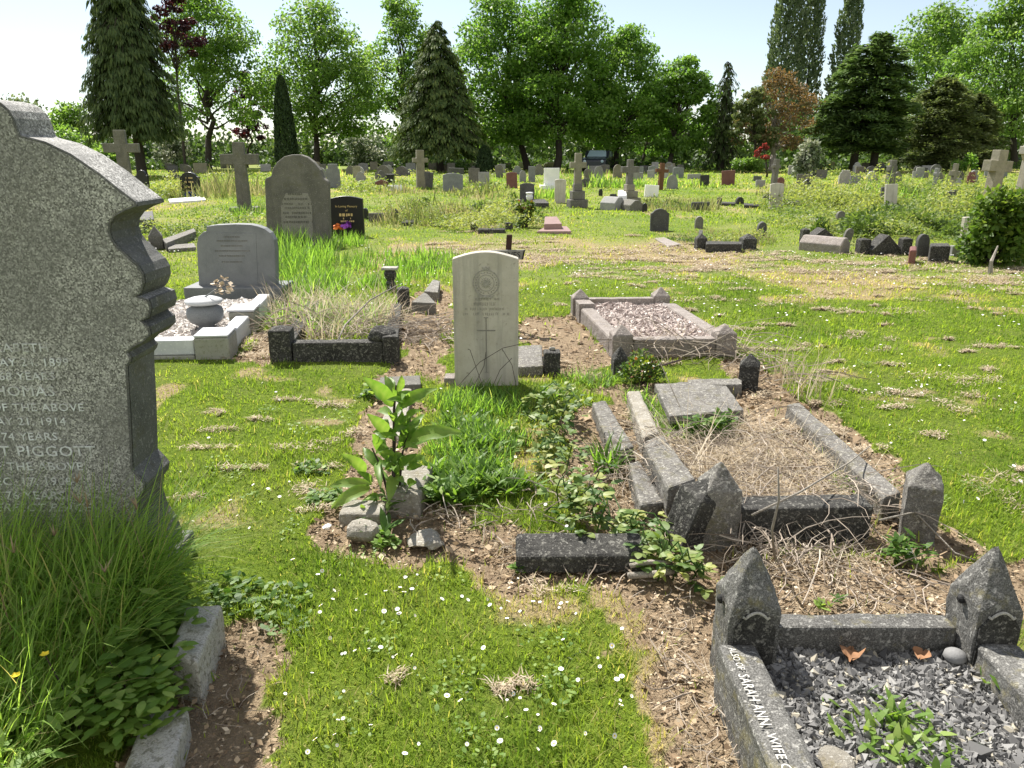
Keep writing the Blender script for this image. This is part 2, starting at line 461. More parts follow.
M['weed'] = leafmat('mid green weeds', [(0, (.05, .11, .018)), (.5, (.125, .22, .04)), (1, (.25, .34, .09))], .4, .5, .3)
M['seed'] = leafmat('pale seeding grass', [(0, (.12, .17, .045)), (.5, (.21, .23, .09)), (1, (.4, .35, .21))], .4, .7, .1, boost=1.2, yel=(1, 1, .7))
M['broad'] = leafmat('large glossy leaf', [(0, (.055, .125, .02)), (.6, (.115, .215, .035)), (1, (.2, .29, .08))], .46, .45, .35, boost=1.7, patch=(55, (.18, .25, .06), .5))
M['bramble'] = leafmat('bramble leaves', [(0, (.045, .10, .02)), (.5, (.13, .20, .045)), (1, (.34, .36, .12))], .35, .5, .4)
M['spindle'] = leafmat('green and yellow shrub leaves', [(0, (.02, .055, .01)), (.6, (.075, .135, .018)), (.9, (.2, .24, .03)), (1, (.2, .07, .03))], .35, .4, .5)
M['petal'] = plain('white daisy petals', (.8, .8, .78), .7, .2, .03)
M['yolk'] = plain('yellow flower centre', (.75, .5, .03), .7)
M['buttercup'] = plain('yellow buttercup petal', (.8, .62, .03), .4)
M['silk'] = plain('faded cream silk petals', (.62, .52, .4), .8, .1, .3, 30)
M['orange'] = plain('orange artificial petals', (.8, .2, .04), .7)
M['violet'] = plain('violet artificial petals', (.33, .08, .5), .7)
M['blue'] = plain('blue flowers', (.03, .05, .3), .7)
M['deadleaf'] = plain('curled brown leaf', (.26, .14, .075), .8, .2, .3, 30)
M['stemdark'] = plain('dark purple stem', (.045, .03, .03), .6)
M['bark'] = barkmat('grey brown bark', (.035, .03, .025), (.08, .07, .058))
M['palebark'] = barkmat('pale dead trunk', (.22, .2, .17), (.33, .3, .26))
def crownmat(name, a, b, c, tr=.42, boost=1.5, rough=.5, yel=(1.1, 1.12, .7), patch=None):
    return leafmat(name, [(0, a), (.5, b), (1, c)], tr, rough, .3, boost, yel, patch)
M['lime'] = crownmat('fresh lime tree leaves', (.065, .135, .022), (.115, .215, .036), (.185, .28, .06), .52, 1.7)
M['lime2'] = crownmat('bright spring leaves', (.07, .14, .024), (.12, .21, .04), (.19, .27, .065), .5, 1.7)
M['conif'] = crownmat('dark hanging conifer sprays', (.028, .055, .018), (.06, .095, .03), (.11, .145, .045), .25, 1.2, .7)
M['goldcon'] = crownmat('golden tipped conifer sprays', (.025, .055, .014), (.065, .105, .028), (.17, .205, .055), .25, 1.2, .7)
M['yew'] = crownmat('dense dark yew', (.012, .028, .01), (.022, .045, .013), (.045, .07, .02), .1, 1.2, .7)
M['cedar'] = crownmat('dark green feathery conifer', (.055, .105, .035), (.105, .175, .055), (.19, .25, .085), .4, 1.3, .65)
M['copper'] = crownmat('dark purple leaves', (.018, .008, .012), (.04, .014, .02), (.10, .025, .03), .3, 1.4, .5, (1.4, .7, .7))
M['rusty'] = crownmat('orange brown leaves', (.08, .085, .035), (.17, .13, .06), (.28, .195, .09), .38, 1.3, .6, (1.2, .9, .6))
M['poplar'] = crownmat('grey green poplar leaves', (.06, .1, .045), (.11, .155, .08), (.2, .235, .14), .35, 1.3)
M['olive'] = crownmat('olive brown evergreen', (.065, .10, .03), (.12, .155, .055), (.2, .22, .09), .4, 1.2, .7)
M['silverbush'] = crownmat('pale flowering shrub', (.06, .1, .04), (.14, .18, .1), (.5, .5, .42), .3, 1.1, .6, (1, 1, .8))
M['redleaf'] = crownmat('red maple leaves', (.14, .03, .03), (.3, .07, .06), (.4, .13, .1), .35, 1.3, .5, (1.3, .7, .6))
M['bushy'] = crownmat('yellow green shrub leaves', (.04, .085, .012), (.085, .15, .02), (.17, .22, .04))

M['hedge'] = crownmat('hedge leaves with shade painted in', (.045, .085, .022), (.08, .135, .034), (.13, .18, .05), .4, 1.3)  # leaf colour darkened to stand in for the shade under the trees
def ground_mat():
    t = NT('lawn soil and dry grass'); p = t.pos()
    soil, dry = t.attr('soil'), t.attr('dry')
    n1 = t.noise(p, 2.2, 6, .65); n2 = t.noise(p, 30, 5, .7); n3 = t.noise(p, .22, 5, .6); n4 = t.noise(p, 160, 3, .7)
    g = t.mix(t.ramp(n2, [(.35, (0, 0, 0)), (.65, (1, 1, 1))]), (.065, .11, .010), (.17, .235, .025))
    g = t.mix(t.math('MULTIPLY', t.ramp(n1, [(.45, (0, 0, 0)), (.7, (1, 1, 1))]), .55), g, (.17, .18, .06))
    far = t.mix(t.ramp(n3, [(.4, (0, 0, 0)), (.62, (1, 1, 1))]), (.13, .19, .035), (.24, .25, .085))
    sx = t.n('ShaderNodeSeparateXYZ'); t.l(p, sx.inputs[0])
    g = t.mix(t.math('DIVIDE', t.math('SUBTRACT', sx.outputs[1], 8, True), 1.0, True), g, far)
    d = t.mix(t.ramp(n2, [(.3, (0, 0, 0)), (.7, (1, 1, 1))]), (.22, .165, .085), (.42, .34, .2))
    s = t.mix(t.ramp(n2, [(.3, (0, 0, 0)), (.7, (1, 1, 1))]), (.15, .105, .068), (.34, .26, .17))
    s = t.mix(t.ramp(n4, [(.52, (0, 0, 0)), (.62, (1, 1, 1))]), s, (.38, .30, .21))
    s = t.mix(t.math('MULTIPLY', t.ramp(n1, [(.42, (0, 0, 0)), (.6, (1, 1, 1))]), .6), s, (.33, .255, .165))
    wob = t.math('MULTIPLY', t.math('SUBTRACT', n2, .5), .7)
    c = t.mix(t.ramp(t.math('ADD', dry, wob), [(.3, (0, 0, 0)), (.7, (1, 1, 1))]), g, d)
    c = t.mix(t.ramp(t.math('ADD', soil, wob), [(.35, (0, 0, 0)), (.65, (1, 1, 1))]), c, s)
    h = t.math('ADD', n2, t.math('MULTIPLY', n4, .6))
    return t.done(t.bsdf(c, .95, t.bump(h, .9, .03), .1))
M['ground'] = ground_mat()
# ------------------------------------------------------------------ ground zones (outlines of bare and dry areas on the ground plane)
def W(*pp): return [U(x, y) for x, y in pp]
SOIL = [
    W((205, 640), (240, 622), (292, 628), (282, 672), (262, 712), (255, 800), (120, 800), (150, 700)),
    W((300, 530), (330, 480), (345, 432), (365, 385), (395, 360), (425, 385), (430, 470), (470, 520), (520, 525), (520, 580), (455, 572), (400, 560), (330, 548)),
    W((520, 540), (640, 560), (720, 560), (1060, 560), (1060, 640), (760, 640), (790, 720), (840, 800), (705, 800), (668, 690), (640, 610), (590, 582), (515, 582)),
    W((398, 300), (440, 280), (452, 300), (452, 385), (400, 372)),
    W((520, 316), (575, 313), (612, 362), (600, 385), (540, 376), (520, 345)),
    W((545, 420), (620, 385), (760, 385), (905, 500), (960, 555), (700, 560), (600, 540)),
    W((236, 362), (250, 330), (275, 332), (275, 363)),
    W((720, 358), (765, 360), (800, 400), (905, 470), (975, 555), (900, 560), (740, 395)),
]
DRY = [
    W((430, 268), (560, 240), (700, 250), (830, 262), (1200, 280), (1200, 312), (1000, 300), (860, 290), (720, 274), (560, 262)),
    W((360, 245), (470, 230), (560, 236), (700, 238), (690, 250), (520, 262), (400, 262)),
    W((345, 258), (372, 245), (385, 262), (350, 285)),
    W((420, 545), (520, 540), (520, 586), (470, 580)),
    W((600, 590), (650, 590), (690, 700), (700, 800), (670, 760), (640, 640)),
]
def zone(x, y):
    """(bare soil, dryness) 0..1 with ragged edges"""
    jx = x + (noise2(x, y, .22, 3) - .5) * .22 + (noise2(x, y, .07, 5) - .5) * .09
    jy = y + (noise2(x, y, .22, 4) - .5) * .26 + (noise2(x, y, .07, 6) - .5) * .1
    s = np.zeros(x.shape); d = np.zeros(x.shape)
    for P in SOIL: s[inside(P, jx, jy)] = 1
    fx = x + (noise2(x, y, 1.6, 7) - .5) * 1.2; fy = y + (noise2(x, y, 1.6, 8) - .5) * 1.6
    for i, P in enumerate(DRY):
        d[inside(P, *( (fx, fy) if i < 3 else (jx, jy)))] = .8 if i > 2 else .8
    band = d > .5
    d = np.where(band & (y > 6.5), d * np.clip(noise2(x, y, .9, 17) * 1.3 + noise2(x, y, .3, 18) * .5 - .25, 0, 1), d)
    patch = noise2(x, y, .55, 11) * .6 + noise2(x, y, .2, 12) * .4
    d = np.maximum(d, np.clip((patch - .64) * 5, 0, .75))
    farp = noise2(x, y, 3.2, 15)
    d = np.maximum(d, np.where(y > 9, np.clip((farp - .62) * 3.2, 0, .6), 0))
    return s, d

def gz(x, y):
    """height of the ground"""
    x, y = np.asarray(x, float), np.asarray(y, float)
    near = np.clip((y + 3) / 3, 0, 1) * np.clip((30 - y) / 10, 0, 1)
    return ((noise2(x, y, .9, 21) - .5) * .035 + (noise2(x, y, .25, 22) - .5) * .018) * near

def axis(a, b, step, far):
    v = list(np.arange(a, b + 1e-6, step)); s = step
    q = b
    while q < far: s *= 1.22; q += s; v.append(q)
    s, q, w = step, a, []
    while q > -far: s *= 1.22; q -= s; w.append(q)
    return np.array(w[::-1] + v)

gx, gy = axis(-3.4, 3.4, .04, 700), axis(.4, 8.0, .04, 700)
X, Y = np.meshgrid(gx, gy)
Zs, Zd = zone(X, Y)
Zh = gz(X, Y) - Zs * .02 * (Y < 9)
ny, nx = X.shape
idx = (np.arange(ny - 1)[:, None] * nx + np.arange(nx - 1)[None]).ravel()
quads = np.stack((idx, idx + 1, idx + nx + 1, idx + nx), 1)
gnd = np_mesh('ground', np.stack((X, Y, Zh), -1).reshape(-1, 3), quads.ravel(), np.full(len(quads), 4, np.int32), M['ground'], {'soil': Zs.ravel(), 'dry': Zd.ravel()}, smooth=True)
tag(gnd, kind='structure')

# footprints that keep grass out (graves); filled in by kerb sets below
RG = np.random.default_rng(7)
NOGRASS = [
    W((148, 362), (232, 362), (285, 300), (181, 303)),
    [(.55, -.5), (1.45, -.5), (1.45, 1.98), (.55, 1.98)],
    [(.74, 5.36), (1.62, 5.42), (1.36, 7.0), (.57, 6.75)],
    [(-2.3, 1.0), (-1.04, 1.0), (-1.2, 2.56), (-2.3, 2.56)],
    [(-.36, 4.62), (.04, 4.62), (.04, 4.75), (-.36, 4.75)],
]
def free(x, y):
    ok = np.ones(x.shape, bool)
    for P in NOGRASS: ok &= ~inside(P, x, y)
    return ok

def scatter(x0, x1, y0, y1, n):
    return RG.uniform(x0, x1, n), RG.uniform(y0, y1, n)

# ------------------------------------------------------------------ lawn
def lawn():
    c = Cloud(); f = Cloud()
    #        y0   y1   half width   count   len        width   seg
    for (y0, y1, hw0, hw1, n, l0, l1, w, seg) in (
            (1.15, 2.3, 1.0, 1.9, 52000, .022, .060, .0030, 3),
            (2.3, 3.6, 1.9, 2.9, 62000, .022, .060, .0036, 2),
            (3.6, 5.6, 2.9, 4.4, 66000, .022, .060, .0050, 2),
            (5.6, 9.0, 4.4, 6.8, 80000, .025, .065, .0085, 2),
            (9.0, 16., 6.8, 12., 90000, .02, .055, .013, 2),
            (16., 30., 12., 22., 70000, .03, .08, .024, 2),
            (30., 62., 22., 46., 40000, .05, .14, .06, 2)):
        y = RG.uniform(y0, y1, n); x = RG.uniform(-1, 1, n) * (hw0 + (hw1 - hw0) * (y - y0) / (y1 - y0))
        s, d = zone(x, y)
        keep = free(x, y) & (RG.random(n) > s * .985) & (RG.random(n) > np.clip(d - .25, 0, 1) * .8)
        x, y, s, d = x[keep], y[keep], s[keep], d[keep]
        m = len(x)
        tuft = noise2(x, y, .16, 31) * .5 + noise2(x, y, .5, 32) * .5
        coarse = RG.random(m) < .12
        ln = (l0 + (l1 - l0) * RG.random(m) ** 1.5) * (.3 + 1.45 * tuft ** 1.3) * np.where(coarse, 1.25, 1)
        tint = np.clip(.1 + .5 * noise2(x, y, .35, 33) - .08 + RG.normal(0, .15, m) + d * .42 + .34 * noise2(x, y, 1.3, 34), 0, 1)
        straw = RG.random(m) < np.where(y < 5, .045, .015) + d * .25
        tint = np.where(straw, RG.uniform(.9, 1, m), tint)
        base = np.stack((x, y, gz(x, y) - .006), 1)
        (c if y0 < 9 else f).ribbons(base, RG.uniform(0, 2 * PI, m), RG.uniform(.05, .85, m), RG.uniform(.0, 1.0, m), ln, w * RG.uniform(.7, 1.4, m) * np.where(coarse, 1.4, 1), tint, seg)
    tag(c.build('lawn_grass', M['lawn']), kind='stuff')
    tag(f.build('meadow_grass', M['lawn']), kind='stuff')
lawn()

# clumps of cut dry grass lying on the lawn
def thatch():
    c = Cloud()
    P = [(848, 337, .09), (885, 350, .07), (940, 378, .09), (980, 380, .1), (970, 395, .08), (945, 405, .1), (905, 395, .07), (890, 393, .07), (1000, 480, .09), (1010, 500, .1), (640, 285, .1),
         (620, 278, .1), (650, 282, .08), (600, 276, .1), (615, 268, .12), (660, 275, .1), (690, 300, .1), (715, 298, .08), (770, 305, .12), (735, 290, .1), (800, 300, .12), (840, 312, .1), (880, 310, .12),
         (930, 300, .12), (960, 295, .14), (540, 252, .2), (600, 250, .2), (630, 252, .22), (665, 252, .2), (700, 258, .2), (740, 260, .22), (780, 258, .2), (820, 262, .25), (860, 266, .22), (900, 262, .22),
         (555, 262, .2), (585, 258, .2), (345, 437, .06), (205, 450, .05), (230, 430, .05), (215, 412, .05), (330, 404, .06), (395, 680, .018), (520, 682, .025), (500, 690, .022), (540, 590, .05), (310, 470, .06),
         (290, 400, .05), (260, 420, .05), (300, 450, .06), (320, 490, .06), (305, 510, .05), (180, 500, .05), (250, 470, .05), (240, 345, .09), (250, 352, .12), (262, 345, .12), (266, 356, .1), (255, 338, .1), (245, 358, .1)]
    for i in range(70):
        px = RG.uniform(560, 1020); py = RG.uniform(262, 470)
        P.append((px, py, .04))
    for i in range(190):
        px = RG.uniform(430, 1020); P.append((px, 250 + (px - 430) * .045 + RG.normal(0, 9), RG.uniform(.08, .2)))
    for px, py, r in P:
        x, y = U(px, py); n = int(110 + 750 * r)
        ax, ay = RG.uniform(.5, 1.5) * r, RG.uniform(.3, .8) * r
        q = RG.integers(0, 4, n); ox, oy = RG.normal(0, ax, 4), RG.normal(0, ay, 4)
        bx, by = x + ox[q] + RG.normal(0, ax * .5, n), y + oy[q] + RG.normal(0, ay * .5, n)
        w = .0035 + .0009 * max(0, y - 2)
        c.ribbons(np.stack((bx, by, gz(bx, by) + RG.uniform(.0, .02, n)), 1), RG.uniform(0, 2 * PI, n), RG.uniform(1.0, 1.65, n), RG.uniform(-.3, .9, n), RG.uniform(.010, .036, n) * (1 + .06 * y), w * 1.1, np.clip(RG.normal(.35, .25, n), 0, 1), 2)
    tag(c.build('dry_grass_clippings', M['straw']), kind='stuff')
thatch()

# crumbs, dead leaves and bits of stem on the bare soil
def litter():
    c = Cloud()
    for (y0, y1, h, n, sz) in ((1.1, 2.2, 1.9, 20000, .011), (2.2, 3.4, 2.3, 22000, .013), (3.4, 5.5, 2.6, 16000, .017), (5.5, 8.5, 2.8, 8000, .024)):
        x, y = scatter(-h, h, y0, y1, n)
        s, d = zone(x, y)
        k = (s > .5) & ~inside(NOGRASS[1], x, y) & ~inside(NOGRASS[0], x, y)
        x, y = x[k], y[k]; m = len(x)
        ph = RG.uniform(0, 2 * PI, m); tl = RG.normal(0, .35, m)
        dr = np.stack((np.cos(ph) * np.cos(tl), np.sin(ph) * np.cos(tl), np.sin(tl)), 1)
        nr = unit(RG.normal(0, .45, (m, 3)) + np.array([0, 0, 1]))
        L = sz * RG.lognormal(0, .5, m)
        c.leaves(np.stack((x, y, gz(x, y) - .012 + RG.uniform(0, .02, m)), 1), dr, nr, L, L * RG.uniform(.3, .9, m), np.clip(RG.normal(.45, .26, m) + .12 * (noise2(x, y, .3, 41) - .5) * 3, 0, 1), .15)
    tag(c.build('leaf_litter', M['litter']), kind='stuff')
litter()
# ------------------------------------------------------------------ tall granite headstone
GY, GT = 2.36, .20
def granite_stone():
    R = [(-18, 98), (-8, 100), (0, 104), (7, 110), (12, 118), (16, 129), (19, 136), (24, 137.5), (45, 143), (70, 155), (98, 174), (118, 190), (134, 202), (135, 206), (124, 210), (114, 216), (109, 223), (108, 232), (111, 240), (116, 247),
         (124, 254), (131, 261), (137, 266), (142, 274), (143, 283), (140, 292), (136, 297), (147, 300), (150, 309), (148, 317), (140, 321), (148, 327), (149, 335), (142, 342), (132, 347), (126, 353), (130, 358), (129, 362), (126, 366), (126, 372),
         (129, 420), (131, 470), (138, 477), (144, 484), (143, 491), (138, 498), (137, 512), (142, 527), (152, 541), (158, 556), (160, 590), (160, 640)]
    r = [XZ(a, b, GY) for a, b in R]
    xc = r[0][0]
    l = [(2 * xc - x, z) for x, z in r[1:]][::-1]
    out = l + r
    t = thing('headstone', (xc, GY + GT / 2, 0), 'tall mottled grey granite headstone with scrolled shoulders, long grass around its foot', 'headstone')
    mk('stone_body', prism_y(out, GY, GY + GT), M['granite'], t, bevel=.006)
    # dark dirty roll along the front arris
    path = [(x, GY + .004, z) for x, z in r]
    mk('arris', tube(path, .0045, 5), M['granite_dark'], t)
    # dressed side of the stone: darker skin standing a hair proud
    n = len(r)
    v, f = [], []
    for k, (x, z) in enumerate(r[12:]):
        v += [(x + .003, GY + .012, z - .001), (x + .003, GY + GT - .004, z - .001)]
    for k in range(len(r[12:]) - 1):
        f.append((2 * k, 2 * k + 1, 2 * k + 3, 2 * k + 2))
    mk('moulded_edge', (v, f), M['granite_dark'], t)
    a, _ = XZ(170, 590, GY)
    mk('plinth', box(2 * xc - a, a + .01, GY - .05, GY + GT + .03, -.15, .08), M['granite_dark'], t, bevel=.012)
    gs = []
    for (py, end, hp, body, sh) in ((352, 50, 9, 'OF ELIZABETH', 0), (366, 70, 8, 'MAY 24, 1899', 0), (380, 56, 8, 'AGED 68 YEARS', 0), (396, 56, 10.5, 'THOMAS', 0), (411, 85, 8, 'HUSBAND OF THE ABOVE', 0),
                                (425, 67, 8, 'MAY 21, 1914', 0), (440, 62, 8, 'AGED 74 YEARS.', 0), (456, 97, 11, 'GARRETT PIGGOTT', 0), (470, 84, 8.5, 'SON OF THE ABOVE', 0), (485, 73, 8.5, 'DIED DEC. 17, 1908', 0), (499, 66, 8.5, 'AGED 76 YEARS', 0), (511, 91, 8.5, 'IN PERFECT PEACE', .35)):
        x, z = XZ(end, py, GY)
        size = hp / FOC * (GY * cP + (CAM_H - z) * sP) / .70
        g = text_geo(body, size, 'RIGHT', .0012, sh, 1.08)
        # stretch words to the width they have on the stone
        gs.append(upright(([(p[0] * 1.12, p[1], p[2]) for p in g[0]], g[1]), x, GY - .0015, z))
    for g in gs: mk('inscription_line', g, M['letter'], t)
granite_stone()

k1 = quad_slab([(186, 606), (222, 604), (197, 662), (168, 655)], .115, .3)
tag(mk('kerb_stone', k1, M['palekerb'], loc=(*U(205, 640), 0), bevel=.01), 'pale stone kerb end standing in bare soil at the foot of the tall granite headstone', 'kerb stone')
k2 = quad_slab([(146, 710), (189, 708), (160, 815), (104, 815)], [.05, .06, .05, .04], .22)
tag(mk('kerb_stone', k2, M['palekerb'], loc=(*U(165, 760), 0), bevel=.01), 'flat grey kerb block half buried in weeds beside the soil path', 'kerb stone')

# ------------------------------------------------------------------ war grave headstone
def war_grave():
    Y0, T = 4.66, .085
    x0, zb = XZ(453.5, 386, Y0); x1, _ = XZ(518.5, 386, Y0)
    zs = zat(259, Y0); zc = zat(252, Y0)
    x0, x1 = XZ(453.5, 320, Y0)[0], XZ(518.5, 320, Y0)[0]
    n = 14; out = [(x0, -.15), (x1, -.15), (x1, zs)]
    for i in range(1, n): u = i / n; out.append((x1 + (x0 - x1) * u, zs + (zc - zs) * math.sin(PI * u)))
    out.append((x0, zs))
    t = thing('war_grave', ((x0 + x1) / 2, Y0 + T / 2, 0), 'upright pale limestone war grave headstone with round regimental badge and carved cross', 'headstone')
    mk('stone_body', prism_y(out, Y0, Y0 + T), M['portland'], t, bevel=.006)
    cx, cz = XZ(486, 283, Y0)
    gs = []
    def ring(ro, ri, d, seg=40, a0=0, a1=2 * PI):
        v, f = [], []
        for i in range(seg + 1):
            a = a0 + (a1 - a0) * i / seg
            for r, y in ((ro, 0), (ro, -d), (ri, -d), (ri, 0)):
                v.append((cx + r * math.cos(a), Y0 + .001 + y, cz + r * math.sin(a)))
        for i in range(seg):
            for k in range(4):
                f.append((i * 4 + k, i * 4 + (k + 1) % 4, (i + 1) * 4 + (k + 1) % 4, (i + 1) * 4 + k))
        return v, f
    gs.append(ring(.083, .076, .004)); gs.append(ring(.052, .048, .004)); gs.append(ring(.020, .001, .006, 18))
    for i in range(16):
        a = 2 * PI * i / 16
        dx, dz = math.cos(a), math.sin(a); px_, pz_ = -dz, dx
        w = .0045 if i % 2 else .003; ro = .046 if i % 2 == 0 else .038
        v = [(cx + dx * .022 + px_ * w, Y0 + .001, cz + dz * .022 + pz_ * w), (cx + dx * .022 - px_ * w, Y0 + .001, cz + dz * .022 - pz_ * w), (cx + dx * ro, Y0 + .001, cz + dz * ro), (cx + dx * .028, Y0 - .005, cz + dz * .028)]
        gs.append((v, [(0, 1, 3), (1, 2, 3), (2, 0, 3)]))
    for i in range(22):      # laurel leaves round the badge
        a = PI * (-.42 + 1.84 * i / 21)
        r = .064; c0 = (cx + r * math.cos(a), cz + r * math.sin(a)); tl = a + PI / 2 + (.5 if i % 2 else -.5)
        d = (math.cos(tl) * .011, math.sin(tl) * .011); q = (-d[1] * .45, d[0] * .45)
        v = [(c0[0] - d[0], Y0 + .001, c0[1] - d[1]), (c0[0] + q[0], Y0 + .001, c0[1] + q[1]), (c0[0] + d[0], Y0 + .001, c0[1] + d[1]), (c0[0] - q[0], Y0 + .001, c0[1] - q[1]), (c0[0], Y0 - .005, c0[1])]
        gs.append((v, [(0, 1, 4), (1, 2, 4), (2, 3, 4), (3, 0, 4)]))
    gs.append(prism_y([(cx - .052, cz - .074), (cx - .035, cz - .094), (cx + .035, cz - .094), (cx + .052, cz - .074), (cx + .03, cz - .082), (cx - .03, cz - .082)], Y0 - .005, Y0 + .001))
    gs.append(prism_y([(cx - .02, cz + .078), (cx - .024, cz + .1), (cx - .01, cz + .092), (cx, cz + .103), (cx + .01, cz + .092), (cx + .024, cz + .1), (cx + .02, cz + .078)], Y0 - .005, Y0 + .001))
    mk('regimental_badge', join(*gs), M['relief'], t)
    # cross
    cx2, ct = XZ(486, 318, Y0); _, ca = XZ(486, 330.5, Y0); _, cb = XZ(486, 372, Y0)
    h = .003
    mk('carved_cross', join(box(cx2 - h, cx2 + h, Y0 - .002, Y0 + .001, cb, ca - .0045), box(cx2 - h, cx2 + h, Y0 - .002, Y0 + .001, ca + .0045, ct), box(cx2 - .058, cx2 + .058, Y0 - .002, Y0 + .001, ca - .004, ca + .004), box(cx2 - .014, cx2 + .014, Y0 - .002, Y0 + .001, ct, ct + .004), box(cx2 - .012, cx2 + .012, Y0 - .002, Y0 + .001, cb - .003, cb)), M['engrave'], t)
    # shallow worn lines of lettering
    rnd = random.Random(4)
    for py, wpx, hp in ((299, 27, 2.4), (304, 24, 3.2), (309, 42, 2.4), (314, 46, 2.4)):
        c, z = XZ(486, py, Y0); k = (Y0 * cP + (CAM_H - z) * sP) / FOC
        x = c - wpx / 2 * k; e = c + wpx / 2 * k; gl = []
        while x < e:
            w = k * rnd.uniform(1.0, 2.0); hh = hp * k
            if rnd.random() > .2:
                gl.append(box(x, x + .0022, Y0 - .0012, Y0 + .001, z - hh / 2, z + hh / 2))
                q = rnd.choice((-.5, 0, .5)); gl.append(box(x + .0022, x + w * .6, Y0 - .0012, Y0 + .001, z + q * hh - .001, z + q * hh + .001))
            x += w
        mk('inscription_line', join(*gl), M['engrave'], t)
    mk('ledge', box(x0 - .07, x0 - .002, Y0 + .0, Y0 + .12, -.1, .055), M['pink'], t, bevel=.006)
war_grave()

# flat slabs and small stones beside the war grave
def one(name, geo, mat, label, cat, bevel=.008, group=None):
    c = np.mean(np.array(geo[0]), 0)
    return tag(mk(name, geo, mat, loc=(c[0], c[1], 0), bevel=bevel), label, cat, group)
one('flat_slab', quad_slab([(517, 346), (542, 345), (543, 366), (517, 367)], .075, .07), M['oldkerb'], 'pale lichened slab lying flat behind the war grave headstone', 'slab')
one('vase_block', join(box(*(lambda c: (c[0] - .055, c[0] + .055, c[1], c[1] + .11))(U(552, 376)), -.1, .16)), M['sooty'], 'small square dark stone block beside the flat lichened slab', 'stone block', .01)
tag(mk('lump', xf(rock_geo(.02, 3), (*U(552, 373), .172)), M['palekerb'], loc=(*U(552, 376), 0), smooth=False), 'small pale pebble resting on the square dark stone block', 'pebble')

def sign():
    x, y = U(505, 268); y = 6.4; x = XZ(505, 255, y)[0]
    t = thing('grave_marker', (x, y, 0), 'leaning dark wooden stake with a grey lettered board, behind the war grave headstone', 'grave marker')
    p0 = XZ(505, 300, y); p1 = XZ(509.5, 235, y); r = .024
    dx = (p1[0] - p0[0]) / (p1[1] - p0[1])
    v = [(p0[0] - r + dx * (z - p0[1]) + a * 2 * r, y + b, z) for z in (-.2, p1[1]) for a, b in ((0, 0), (1, 0), (1, .045), (0, .045))]
    mk('stake', (v, box(0, 1, 0, 1, 0, 1)[1]), M['timber'], t, bevel=.004)
    a = XZ(488, 250, y); b = XZ(525, 249.5, y); c = XZ(523, 259, y); d = XZ(487, 260, y)
    bd = mk('board', prism_y([d, c, b, a], y - .03, y - .004), M['plaque'], t, bevel=.003)
    e = XZ(525.2, 249.4, y); g = XZ(523.2, 259, y); h = XZ(521.6, 259.2, y); k = XZ(523.6, 249.6, y)
    mk('board_end', prism_y([h, g, e, k], y - .033, y - .001), M['ink'], bd)
    z = zat(258, y); tx = text_geo('N WES', .066, 'RIGHT', .001, 0, 1.0)
    mk('lettering', upright(tx, XZ(520.5, 255, y)[0], y - .031, z + .008), M['ink'], bd)
sign()

# ------------------------------------------------------------------ kerb sets
def frame(fl, fr, length, skew=None):
    """grave frame: origin front-left, unit along front, unit along side"""
    u = Vector((fr[0] - fl[0], fr[1] - fl[1])); w = u.length; u.normalize()
    v = Vector((-u.y, u.x)) if skew is None else Vector(skew).normalized()
    return Vector(fl), u, v, w, length

def bar(F, a0, a1, b0, b1, z0, z1):
    o, u, v, w, l = F
    pts = [o + u * a + v * b for a, b in ((a0, b0), (a1, b0), (a1, b1), (a0, b1))]
    return prism_z([(p.x, p.y) for p in pts], z0, z1)

def post_at(F, a, b, w, eave, apex, seed=0, lean=0.0):
    o, u, v, _, _ = F
    p = o + u * a + v * b
    return xf(post_geo(w, w, eave, apex), (p.x, p.y, 0), math.atan2(u.y, u.x), rx=lean * .6, ry=lean)

